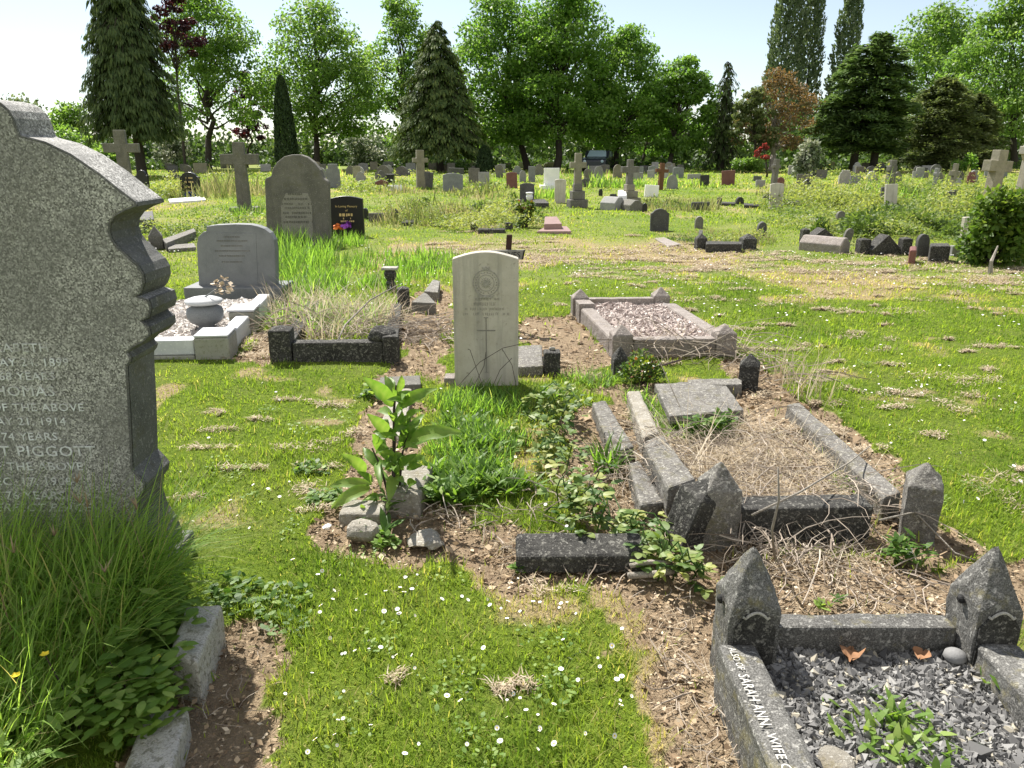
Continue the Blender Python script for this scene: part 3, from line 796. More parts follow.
# --- soot-blackened grave with gothic posts and a lettered kerb (front corner of the plot)
def sarah_grave():
    t = thing('grave_kerb', (1.0, 1.2, 0), 'grave kerb with two gabled gothic posts, white lettering on its top and dark slate chippings inside', 'grave kerb')
    for k, (xa, xb) in enumerate(((.597, .738), (1.277, 1.400))):
        w = xb - xa; y0, y1 = 1.80, 1.95; e, ap = .268, .415
        xm, ym = (xa + xb) / 2, (y0 + y1) / 2
        v = [(xa, y0, -.15), (xb, y0, -.15), (xb, y1, -.15), (xa, y1, -.15), (xa, y0, e - .03), (xb, y0, e - .03), (xb, y1, e - .03), (xa, y1, e - .03), (xm, ym, ap),
             (xm, y0, e + .012), (xb, ym, e + .012), (xm, y1, e + .012), (xa, ym, e + .012)]
        f = [(3, 2, 1, 0), (0, 1, 5, 9, 4), (1, 2, 6, 10, 5), (2, 3, 7, 11, 6), (3, 0, 4, 12, 7), (4, 9, 8), (9, 5, 8), (5, 10, 8), (10, 6, 8), (6, 11, 8), (11, 7, 8), (7, 12, 8), (12, 4, 8)]
        p = mk('corner_post', (v, f), M['greykerb'], t, bevel=.004)
        # carved arch on the front gable; raised black disc paints the dark of a hole
        arc = []
        for i in range(13):
            s = -1 + 2 * i / 12
            arc.append((xm + s * .036, y0 - .006, e - .022 - .026 * abs(s) ** 1.8 + (.012 if abs(s) > .93 else 0)))
        mk('carved_arch', tube(arc, .0042, 6), M['palekerb'], p)
        mk('carved_panel', prism_y([(xm - .056, e - .19), (xm + .056, e - .19), (xm + .056, e - .075), (xm + .03, e - .035), (xm, e - .026), (xm - .03, e - .035), (xm - .056, e - .075)], y0 - .0065, y0 + .001), M['sooty'], p)
        for sx, xx in ((-1, xa), (1, xb)):
            mk('boss' if sx > 0 else 'painted_hole', xf(lathe([(.013, 0), (.013, .006), (.006, .012)], 12), (xx + (-.005 if sx < 0 else 0), ym, e - .03), ry=sx * PI / 2), M['ink'] if sx < 0 else M['greykerb'], p)
    def kerb(x0, x1, y0, y1, z, ch=.0):
        return box(x0, x1, y0, y1, -.15, z)
    sk = []
    for (a, b, c, d) in ((.566, .672, .585, .690), (1.283, 1.395, 1.283, 1.395)):
        v = [(c, -.15, -.15), (d, -.15, -.15), (b, 1.797, -.15), (a, 1.797, -.15), (c, -.15, .15), (d, -.15, .15), (b, 1.797, .15), (a, 1.797, .15)]
        sk.append(mk('side_kerb', (v, box(0, 1, 0, 1, 0, 1)[1]), M['greykerb'], t, bevel=.014))
    mk('back_kerb', box(.741, 1.274, 1.868, 1.94, -.15, .148), M['greykerb'], t, bevel=.008)
    gs = []
    y = 1.765
    for body, size, off, tl in (('ALSO OF', .028, .016, .09), ('SARAH ANN,', .040, .010, .19), ('WIFE OF', .033, .014, .135)):
        g = text_geo(body, size, 'LEFT', .0008, 0, 1.04)
        L = max(p[0] for p in g[0]); g = ([(p[0] * tl / L, p[1], p[2]) for p in g[0]], g[1]); L = tl
        gs.append(([(.572 + (1.797 - y + p[0]) * .0098 + off + p[1], y - p[0], .1555 + p[2]) for p in g[0]], g[1]))
        y -= L + .018
    mk('lettering', join(*gs), M['kerbletter'], sk[0])
sarah_grave()

def gravel(name, poly, z, n, r, mat, seed, spread=.5):
    """loose chippings: small faceted stones over a bed"""
    rg = np.random.default_rng(seed)
    xs = [p[0] for p in poly]; ys = [p[1] for p in poly]
    x, y = rg.uniform(min(xs), max(xs), n), rg.uniform(min(ys), max(ys), n)
    k = inside(poly, x, y); x, y = x[k], y[k]; m = len(x)
    base = np.array([(1, 0, 0), (-1, 0, 0), (0, 1, 0), (0, -1, 0), (0, 0, 1), (0, 0, -1)], float)
    tri = np.array([(0, 2, 4), (2, 1, 4), (1, 3, 4), (3, 0, 4), (2, 0, 5), (1, 2, 5), (3, 1, 5), (0, 3, 5)])
    P = base[None] * (r * rg.lognormal(0, .35, m))[:, None, None] * rg.uniform(.55, 1.25, (m, 1, 3)) + rg.normal(0, r * .36, (m, 6, 3))
    a = rg.normal(0, 1, (m, 4)); a /= np.linalg.norm(a, axis=1, keepdims=True)
    q0, q1, q2, q3 = a.T
    R = np.stack((1 - 2 * (q2**2 + q3**2), 2 * (q1*q2 - q0*q3), 2 * (q1*q3 + q0*q2), 2 * (q1*q2 + q0*q3), 1 - 2 * (q1**2 + q3**2), 2 * (q2*q3 - q0*q1), 2 * (q1*q3 - q0*q2), 2 * (q2*q3 + q0*q1), 1 - 2 * (q1**2 + q2**2)), 1).reshape(m, 3, 3)
    P = np.einsum('mij,mkj->mki', R, P)
    zz = z + rg.uniform(-.3, .6, m) * r + (noise2(x, y, .2, seed) - .5) * .03
    P += np.stack((x, y, zz), 1)[:, None]
    f = ((np.arange(m) * 6)[:, None, None] + tri[None]).reshape(-1, 3)
    tint = np.repeat(np.clip(rg.normal(.52, .26, m) + .3 * (rg.random(m) < .1), 0, 1), 6)
    o = np_mesh(name, P.reshape(-1, 3), f.ravel(), np.full(len(f), 3, np.int32), mat, {'tint': tint})
    return tag(o, kind='stuff')

def bed(name, poly, z, mat):
    o = mk(name, prism_z(poly, -.2, z), mat)
    return tag(o, kind='stuff')
M['bedsoil'] = plain('dark grit bed', (.06, .055, .05), .95, .1, .4, 60, .5)
bed('grit_bed', [(.66, -.2), (1.30, -.2), (1.30, 1.88), (.66, 1.88)], .055, M['bedsoil'])
gravel('slate_chippings', [(.66, .9), (1.31, .9), (1.31, 1.87), (.66, 1.87)], .062, 15000, .0088, M['chip_dark'], 11)

# things lying on the slate chippings
x, y = U(955, 655, .09)
tag(mk('pebble', xf(lathe([(.001, -.02), (.022, -.016), (.033, 0), (.028, .014), (.014, .022), (.001, .024)], 20), (x, y, .085), s=.95), M['pebble'], loc=(x, y, .08), smooth=True), 'smooth round grey pebble lying on the dark chippings by the gothic post', 'pebble')
def curled_leaf(px, py, z, s, seed, label):
    rnd = random.Random(seed); x, y = U(px, py, z)
    v, f = [], []
    for i in range(7):
        for j in range(5):
            u, w = i / 6 - .5, j / 4 - .5
            ww = w * math.sin(PI * min(max(i / 6 * .9 + .06, 0), 1)) * 1.1
            v.append((u * s, ww * s, (ww * ww * .9 + .10 * math.sin(u * 9 + seed) + .10 * math.sin(w * 8 + u * 5) + rnd.uniform(-.04, .04) + .16) * s))
    for i in range(6):
        for j in range(4): f.append((i * 5 + j, i * 5 + j + 1, (i + 1) * 5 + j + 1, (i + 1) * 5 + j))
    g = xf((v, f), (x, y, z), rnd.uniform(0, 6))
    tag(mk('dead_leaf', g, M['deadleaf'], loc=(x, y, z), smooth=True), label, 'dead leaf')
curled_leaf(851, 656, .075, .062, 2, 'larger curled brown dead leaf on the dark chippings by the back kerb')
curled_leaf(921, 657, .075, .045, 5, 'smaller curled brown dead leaf on the dark chippings, close to the round pebble')

def chippy(px, py, z, r, seed, mat, label, cat='stone', flat=.6, name='stone'):
    x, y = U(px, py, z)
    g = xf(rock_geo(r, seed, flat), (x, y, z), seed)
    return tag(mk(name, g, mat, loc=(x, y, z), bevel=0), label, cat)
chippy(835, 762, .07, .05, 8, M['rubble'], 'flat brown stone among the dark chippings beside the lettered kerb', flat=.35)

# --- old broken grave with four posts, twigs inside
def old_grave():
    t = thing('grave_kerb', (1.2, 3.6, 0), 'sunken old grave kerb with pointed corner posts, filled with dead twigs and weeds', 'grave kerb')
    F = frame((.70, 2.66), (1.56, 2.70), 2.0)
    mk('front_kerb', bar(F, .145, .70, -.03, .09, -.15, .137), M['sooty'], t, bevel=.012)
    mk('corner_post', xf(post_geo(.135, .14, .225, .325), (.795, 2.67, 0), .04), M['oldkerb'], t, bevel=.006)
    mk('corner_post', xf(post_geo(.125, .16, .21, .29), (1.62, 2.74, 0), -.42), M['oldkerb'], t, bevel=.006)
    mk('corner_post', xf(post_geo(.12, .13, .15, .225), (1.515, 4.66, 0), -.35), M['sooty'], t, bevel=.006)
    mk('corner_post', xf(post_geo(.10, .10, .10, .185), (.735, 5.0, 0), .1), M['sooty'], t, bevel=.006)
    mk('side_kerb', quad_slab([(786, 404), (800, 402), (902, 492), (884, 497)], [.07, .07, .10, .10], .2), M['oldkerb'], t, bevel=.012)
    mk('back_kerb', quad_slab([(688, 379), (742, 378), (742, 384), (688, 386)], .06, .15), M['oldkerb'], t, bevel=.008)
old_grave()
kz = [.09, .09, .13, .13]
one('kerb_length', quad_slab([(627, 391), (640, 390), (660, 432), (643, 438)], [.07, .07, .09, .09], .12), M['rubble'], 'pale upper length of broken kerb sloping down the twig filled grave', 'kerb stone', .014)
one('kerb_length', quad_slab([(643, 441), (663, 434), (696, 478), (668, 488)], [.09, .09, .15, .15], .16), M['oldkerb'], 'grey lower length of broken kerb between the pale length and the tilted post', 'kerb stone', .014)
one('loose_kerb', quad_slab([(592, 402), (606, 400), (634, 446), (612, 452)], [.06, .05, .08, .06], .12), M['oldkerb'], 'loose tilted kerb length among the brambles, next to the strap leaved tuft', 'kerb stone', .012)
one('loose_kerb', quad_slab([(629, 462), (640, 460), (664, 502), (640, 505)], [.09, .07, .06, .08], .12), M['oldkerb'], 'loose kerb piece sunk in litter just behind the tilted post', 'kerb stone', .012)
def tilted():
    g = xf(post_geo(.15, .13, .22, .30, -.08), (*U(684, 540), -.02), .5, ry=.30, rx=.12)
    one('tilted_post', g, M['sooty'], 'dark broken kerb post tilted over against the upright pointed post', 'kerb post', .006)
tilted()
one('ledger_slab', quad_slab([(655, 384), (722, 379), (744, 410), (670, 416)], [.07, .055, .05, .085], .05), M['oldkerb'], 'grey slab lying flat inside the twig filled grave under its far end', 'slab', .006)
one('fallen_slab', quad_slab([(516, 532), (640, 532), (648, 556), (516, 557)], [.10, .10, .065, .065], .07), M['sooty'], 'long dark slab fallen flat at the edge of the daisy lawn', 'slab', .01)

# --- pink grave
def pink_grave():
    F = frame((.74, 5.37), (1.655, 5.42), 1.5, (-.17, 1.5))
    t = thing('grave_kerb', (1.1, 6.0, 0), 'pinkish stone grave kerb with four pyramid topped posts, filled with pink chippings', 'grave kerb')
    w = .15
    for a, b, e, ap in ((.07, .07, .165, .235), (.84, .07, .165, .235), (.05, 1.50, .17, .25), (.66 + .15, 1.56, .17, .25)):
        mk('corner_post', post_at(F, a, b, w, e, ap), M['pink'], t, bevel=.006)
    mk('front_kerb', bar(F, .149, .761, .012, .11, -.15, .13), M['pink'], t, bevel=.008)
    mk('back_kerb', bar(F, .13, .73, 1.48, 1.56, -.15, .155), M['pink'], t, bevel=.008)
    mk('side_kerb', bar(F, .0, .12, .149, 1.22, -.15, .125), M['pink'], t, bevel=.02)
    mk('side_kerb', bar(F, .79, .91, .149, 1.40, -.15, .125), M['pink'], t, bevel=.02)
    mk('kerb_block', bar(F, -.01, .125, 1.225, 1.42, -.15, .16), M['pink'], t, bevel=.006)
    poly = [tuple(F[0] + F[1] * a + F[2] * b) for a, b in ((.10, .08), (.82, .08), (.80, 1.5), (.1, 1.5))]
    bed('grit_bed', poly, .085, M['bedsoil'])
    gravel('pink_chippings', poly, .092, 9000, .013, M['chip_pink'], 13)
pink_grave()

# --- bluish white marble grave with grey headstone
def marble_grave():
    F = frame((-3.02, 5.22), (-2.03, 5.30), 2.2, (-.13, 1))
    t = thing('grave_kerb', (-2.6, 6.2, 0), 'bluish white marble grave kerb with grey corner blocks and pale chippings', 'grave kerb')
    mk('front_kerb', bar(F, 0, .745, 0, .12, .045, .155), M['marble'], t, bevel=.008)
    mk('footing', bar(F, -.02, .745, -.015, .14, -.15, .043), M['block'], t, bevel=.01)
    mk('corner_block', bar(F, .75, .995, -.02, .25, -.15, .17), M['block'], t, bevel=.012)
    mk('corner_cap', bar(F, .752, .993, -.018, .25, .173, .19), M['marble'], t, bevel=.006)
    mk('side_kerb', bar(F, .86, .97, .256, .86, -.15, .15), M['marble'], t, bevel=.012)
    mk('corner_block', bar(F, .80, 1.0, .865, 1.13, -.15, .175), M['block'], t, bevel=.012)
    mk('corner_cap', bar(F, .79, 1.01, .86, 1.14, .178, .196), M['marble'], t, bevel=.006)
    mk('side_kerb', bar(F, .86, .97, 1.145, 1.85, -.15, .15), M['marble'], t, bevel=.012)
    mk('side_kerb', bar(F, .0, .11, .125, 1.0, -.15, .15), M['marble'], t, bevel=.012)
    mk('side_kerb', bar(F, .0, .11, 1.15, 1.85, -.15, .15), M['marble'], t, bevel=.012)
    mk('corner_block', bar(F, -.03, .14, 1.0, 1.148, -.15, .17), M['block'], t, bevel=.012)
    poly = [tuple(F[0] + F[1] * a + F[2] * b) for a, b in ((.09, .1), (.87, .1), (.87, 1.88), (.09, 1.88))]
    bed('grit_bed', poly, .075, M['bedsoil'])
    gravel('white_chippings', poly, .085, 7000, .016, M['chip_white'], 17)
    # urn
    ux, uy = U(207, 329, .1)
    z0 = .085
    u = thing('flower_urn', (ux, uy, z0), 'squat grey stone flower urn with a white lid on the pale chippings', 'urn')
    mk('vessel', lathe([(.05, 0), (.075, .004), (.08, .02), (.062, .03), (.058, .045), (.11, .075), (.135, .11), (.14, .15), (.13, .185), (.1, .20), (.095, .215)], 28, (ux, uy, z0)), M['slate'], u, smooth=True)
    mk('lid', lathe([(.098, .217), (.13, .222), (.142, .235), (.138, .25), (.09, .268), (.03, .275), (.0, .276)], 28, (ux, uy, z0)), M['marble'], u, smooth=True)
    fx, fz = ux + .17, z0 + .37
    fl = thing('artificial_flowers', (ux + .02, uy - .02, z0 + .27), 'faded cream artificial flowers leaning out of the urn over the pale chippings', 'flowers')
    mk('stem', tube([(ux + .0, uy - .02, z0 + .26), (ux + .08, uy - .03, z0 + .31), (fx, uy - .04, fz)], .006, 6), M['slate'], fl)
    for dx, dz in ((0, 0), (.06, -.05), (-.05, .02), (.03, .05), (.07, .0), (-.02, -.05)):
        g = []
        rnd = random.Random(int(dx * 1000 + dz * 77))
        for k in range(9):
            a = rnd.uniform(0, 6.28); e = rnd.uniform(-.6, 1)
            c = Vector((fx + dx, uy - .05, fz + dz)); d = Vector((math.cos(a) * math.cos(e), math.sin(a) * math.cos(e), math.sin(e)))
            s = d.cross(Vector((0.1, .2, 1))).normalized()
            g.append(([tuple(c), tuple(c + d * .025 + s * .02), tuple(c + d * .045), tuple(c + d * .025 - s * .02)], [(0, 1, 2, 3)]))
        mk('bloom', join(*g), M['silk'], fl)
    tag(mk('stone_lump', xf(rock_geo(.06, 31, .55), (*U(232, 330, .1), .11)), M['pinkslab'], loc=(*U(232, 330, .1), .1)), 'rounded pinkish stone lying on pale chippings behind the corner block', 'stone')
    # headstone at the head of the grave
    yb = 7.55
    h = thing('headstone', (XZ(235, 293, yb)[0], yb, 0), 'blue grey granite headstone with stepped curved top at the head of the marble grave', 'headstone')
    O = [XZ(a, b, yb) for a, b in ((199, 291), (196.5, 245), (198, 237), (203, 232), (206, 231.5), (206, 226.5), (215, 225), (235, 224), (250, 224.5), (257, 226), (264, 228.5), (270, 233), (274, 240), (275, 250), (276, 291))]
    mk('stone_body', prism_y(O, yb, yb + .12), M['slate'], h, bevel=.008)
    P = [XZ(a, b, yb) for a, b in ((207, 287), (207, 233), (256, 233), (258, 287))]
    mk('sunk_panel', prism_y(P, yb - .004, yb + .002), M['slate'], h, bevel=.002)
    rnd = random.Random(9)
    for py, wp in ((237, 16), (241, 30), (246, 22), (251, 34), (256, 26), (262, 20)):
        xx, zz = XZ(232, py, yb); k = (yb * cP + (CAM_H - zz) * sP) / FOC; x = xx - wp / 2 * k; g = []
        while x < xx + wp / 2 * k:
            w = k * rnd.uniform(.8, 2.4)
            g.append(box(x, x + w * .7, yb - .006, yb - .003, zz - .4 * k, zz + .7 * k)); x += w
        mk('inscription_line', join(*g), M['brownstone'], h)
    a = XZ(185, 291, yb - .1); b = XZ(284, 305, yb - .1)
    mk('plinth', box(a[0], b[0], yb - .14, yb + .3, -.15, .16), M['slate'], h, bevel=.012)
marble_grave()

# --- low dark kerb with white scratches
def dark_kerb():
    F = frame((-1.72, 5.2), (-.80, 5.24), 2.1, (-.12, 1))
    t = thing('grave_kerb', (-1.3, 5.3, 0), 'low black kerb with a flat capped post, overgrown by pale dry grass behind', 'grave kerb')
    mk('corner_post', post_at(F, .085, .08, .15, .235, .265), M['sooty'], t, bevel=.006)
    mk('front_kerb', bar(F, .163, .80, .02, .13, -.15, .145), M['sooty'], t, bevel=.01)
    g = xf(rock_geo(.1, 40, 1.0), (*(F[0] + F[1] * .80 + F[2] * .1), .17))
    mk('broken_post', join(bar(F, .803, .915, -.005, .15, -.15, .19), g), M['sooty'], t, bevel=.01)
    mk('side_kerb', bar(F, .02, .13, .16, 1.9, -.15, .09), M['sooty'], t, bevel=.01)
    mk('side_kerb', bar(F, .80, .90, .16, 1.8, -.15, .08), M['sooty'], t, bevel=.01)
dark_kerb()
one('kerb_post', xf(post_geo(.11, .11, .2, .225), (*U(404, 309), 0), .2), M['sooty'], 'short square dark post amid dry stems beside the broken reddish kerb pieces', 'kerb post', .006)
def capped(px, py):
    x, y = U(px, py)
    t = thing('grave_ornament', (x, y, 0), 'small dark weathered ornament with a flat white top standing in the grass', 'ornament')
    mk('shaft', lathe([(.06, -.1), (.055, .08), (.04, .1), (.06, .14), (.07, .18), (.05, .22)], 10, (x, y, 0)), M['sooty'], t)
    mk('cap', box(x - .085, x + .085, y - .07, y + .07, .222, .25), M['palekerb'], t, bevel=.008)
capped(391, 290)
one('broken_kerb', quad_slab([(411, 302), (424, 292), (428, 294), (436, 303)], [.08, .1, .1, .09], .14), M['brownstone'], 'broken brown kerb chunk lying on bare soil in front of the darker one', 'kerb stone', .008)
one('broken_kerb', quad_slab([(424, 291), (433, 279), (440, 281), (438, 292)], [.06, .09, .09, .08], .14), M['oldkerb'], 'darker kerb chunk lying on bare soil behind the brown chunk', 'kerb stone', .008)
one('sunk_kerb', quad_slab([(380, 377), (420, 375), (421, 384), (378, 386)], .05, .1), M['brownstone'], 'flat brown kerb end sunk in soil behind the large leaved plant', 'kerb stone', .008)
one('broken_kerb', quad_slab([(381, 420), (396, 388), (412, 388), (404, 440)], [.05, .05, .05, .05], .1), M['rubble'], 'long pale broken kerb length under the large leaved plant', 'kerb stone', .01)

# --- broken stones under the leafy plant
one('broken_block', quad_slab([(386, 491), (420, 495), (433, 466), (404, 461), (394, 470)], [.105, .095, .09, .095, .10], .2), M['rubble'], 'biggest squared block of yellowish broken stone beneath the large leaved plant', 'stone block', .01)
one('rubble_slab', quad_slab([(338, 514), (383, 514), (386, 500), (345, 498)], [.045, .055, .055, .045], .1), M['rubble'], 'flat grey rubble slab next to the yellowish squared block', 'stone', .012)
chippy(362, 531, .03, .062, 3, M['rubble'], 'pointed tan rubble lump lying at the edge of the daisy lawn', flat=.75)
chippy(428, 540, .005, .09, 6, M['rubble'], 'flat pale rubble flake in the dry litter before the yellowish block', flat=.25)
chippy(434, 545, .01, .035, 16, M['rubble'], 'small grey rubble chip on the flat pale flake', flat=.5)
chippy(908, 551, .02, .022, 23, M['white'], 'tiny white stone beside the front post of the twig filled grave', flat=.8)
chippy(327, 527, .01, .02, 24, M['white'], 'tiny white pebble on bare soil near the pointed rubble lump', flat=.6)
# ------------------------------------------------------------------ near plants
RP = np.random.default_rng(23)
def blob(px, py, rx, ry, n):
    """random ground points in an ellipse (metres) around a picture point"""
    x, y = U(px, py)
    a, r = RP.uniform(0, 2 * PI, n), np.sqrt(RP.random(n))
    return x + np.cos(a) * r * rx, y + np.sin(a) * r * ry

def grassclump(c, px, py, rx, ry, n, l0, l1, w, tint=.45, lean=(.1, .8), curl=(.3, 1.6), seg=4, phi=None, z=0):
    x, y = blob(px, py, rx, ry, n)
    ph = RP.uniform(0, 2 * PI, n) if phi is None else RP.normal(phi, .9, n)
    c.ribbons(np.stack((x, y, gz(x, y) - .01 + z), 1), ph, RP.uniform(*lean, n), RP.uniform(*curl, n), RP.uniform(l0, l1, n), w * RP.uniform(.6, 1.4, n), np.clip(RP.normal(tint, .2, n), 0, 1), seg)

def leafclump(c, px, py, rx, ry, h, n, L, W, tint=.5, sp=.25, flat=.6, z0=0):
    x, y = blob(px, py, rx, ry, n)
    z = z0 + gz(x, y) + h * RP.random(n) ** .8
    ph = RP.uniform(0, 2 * PI, n); t = RP.normal(.1, .35, n)
    d = np.stack((np.cos(ph) * np.cos(t), np.sin(ph) * np.cos(t), np.sin(t)), 1)
    nr = unit(RP.normal(0, flat, (n, 3)) + np.array([0, 0, 1]))
    L_ = L * RP.uniform(.6, 1.3, n)
    c.ribbons(np.stack((x, y, z), 1), ph, 1.35 - t, RP.uniform(-.1, .8, n), L_, L_ * W / L, np.clip(RP.normal(tint, sp, n), 0, 1), 3, True, RP.normal(0, .3, n))

# long grass and weeds at the granite headstone, tinted paler to offset its shade
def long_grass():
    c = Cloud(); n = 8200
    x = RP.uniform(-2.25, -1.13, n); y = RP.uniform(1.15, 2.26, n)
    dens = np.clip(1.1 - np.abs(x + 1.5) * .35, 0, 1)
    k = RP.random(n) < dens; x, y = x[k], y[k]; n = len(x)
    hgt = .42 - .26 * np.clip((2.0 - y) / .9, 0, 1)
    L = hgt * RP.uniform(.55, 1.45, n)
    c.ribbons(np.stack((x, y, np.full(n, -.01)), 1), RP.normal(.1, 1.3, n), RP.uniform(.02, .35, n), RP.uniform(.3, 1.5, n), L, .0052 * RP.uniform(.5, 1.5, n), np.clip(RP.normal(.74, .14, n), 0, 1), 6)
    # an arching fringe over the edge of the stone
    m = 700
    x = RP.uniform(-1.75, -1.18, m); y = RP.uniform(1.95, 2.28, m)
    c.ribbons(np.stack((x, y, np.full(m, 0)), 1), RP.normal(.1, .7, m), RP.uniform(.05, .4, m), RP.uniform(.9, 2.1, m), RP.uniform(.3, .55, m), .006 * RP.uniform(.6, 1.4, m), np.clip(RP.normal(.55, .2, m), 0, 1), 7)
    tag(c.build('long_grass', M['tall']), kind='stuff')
    w = Cloud(); m = 1900
    x = RP.uniform(-2.1, -1.03, m); y = RP.uniform(1.0, 2.2, m)
    z = RP.random(m) ** .7 * (.22 - .14 * np.clip((1.9 - y), 0, 1))
    ph = RP.uniform(0, 2 * PI, m); t = RP.normal(.15, .4, m)
    d = np.stack((np.cos(ph) * np.cos(t), np.sin(ph) * np.cos(t), np.sin(t)), 1)
    L = RP.uniform(.018, .05, m)
    w.ribbons(np.stack((x, y, z), 1), ph, 1.35 - t, RP.uniform(-.1, .9, m), L * 1.15, L * RP.uniform(.4, .7, m), np.clip(RP.normal(.72, .22, m), 0, 1), 3, True, RP.normal(0, .35, m))
    x, y = RP.uniform(-1.12, -.93, 160), RP.uniform(1.62, 2.0, 160)
    w.ribbons(np.stack((x, y, RP.uniform(.02, .18, 160)), 1), RP.uniform(-2.2, 1, 160), RP.uniform(.8, 1.5, 160), RP.uniform(0, .8, 160), .05, .038, RP.uniform(.3, .7, 160), 4, True)
    for px, py, rx, ry, m in ((178, 640, .07, .12, 110), (160, 700, .08, .08, 90), (170, 612, .06, .05, 50), (150, 730, .09, .06, 80), (125, 750, .09, .06, 90)):
        x, y = blob(px, py, rx, ry, m); a = RP.uniform(-2.2, 1.0, m)
        w.ribbons(np.stack((x, y, RP.uniform(.03, .15, m)), 1), a, RP.uniform(.8, 1.5, m), RP.uniform(0, .8, m), RP.uniform(.025, .05, m), .024, RP.uniform(.4, .95, m), 3, True, RP.normal(0, .35, m))
    tag(w.build('leafy_weeds', M['weed']), kind='stuff')
    s = Cloud()
    for k in range(26):
        x, y = RP.uniform(-2.0, -1.1), RP.uniform(1.5, 2.2)
        s.ribbons(np.array([[x, y, 0.]]), RP.uniform(0, 6.3), .06, RP.uniform(.1, .5), RP.uniform(.35, .6), .005, .35, 5)
        top = np.array([[x, y, 0]]) + np.array([[RP.normal(0, .05), RP.normal(0, .05), RP.uniform(.35, .5)]])
        s.ribbons(np.repeat(top, 9, 0), RP.uniform(0, 6.3, 9), RP.uniform(.1, .6, 9), .4, RP.uniform(.02, .06, 9), .004, .5, 2)
    tag(s.build('seed_stalks', M['litter']), kind='stuff')
long_grass()

def buttercup(px, py, y, label):
    x, z = XZ(px, py, y)
    t = thing('buttercup', (x, y, 0), label, 'flower', 'buttercups in the shaded weeds')
    mk('stem', tube([(x + .03, y + .03, 0), (x + .015, y + .015, z * .6), (x, y, z)], .0018, 5), M['stemdark'], t)
    g = []
    for i in range(5):
        a = 2 * PI * i / 5; d = Vector((math.cos(a), math.sin(a), .45)).normalized(); s = Vector((-math.sin(a), math.cos(a), 0))
        c = Vector((x, y, z))
        g.append(([tuple(c), tuple(c + d * .007 + s * .006), tuple(c + d * .013), tuple(c + d * .007 - s * .006)], [(0, 1, 2, 3)]))
    mk('petals', join(*g), M['buttercup'], t)
for px, py, y, lb in ((157, 658, 1.75, 'buttercup over the round leaves beside the pale kerb end'), (108, 660, 1.7, 'buttercup deep in the long grass, paired with one by the kerb'), (45, 655, 1.6, 'buttercup drooping on a bent stalk among broad weeds'), (16, 676, 1.55, 'buttercup lowest in the shaded weeds')):
    buttercup(px, py, y, lb)

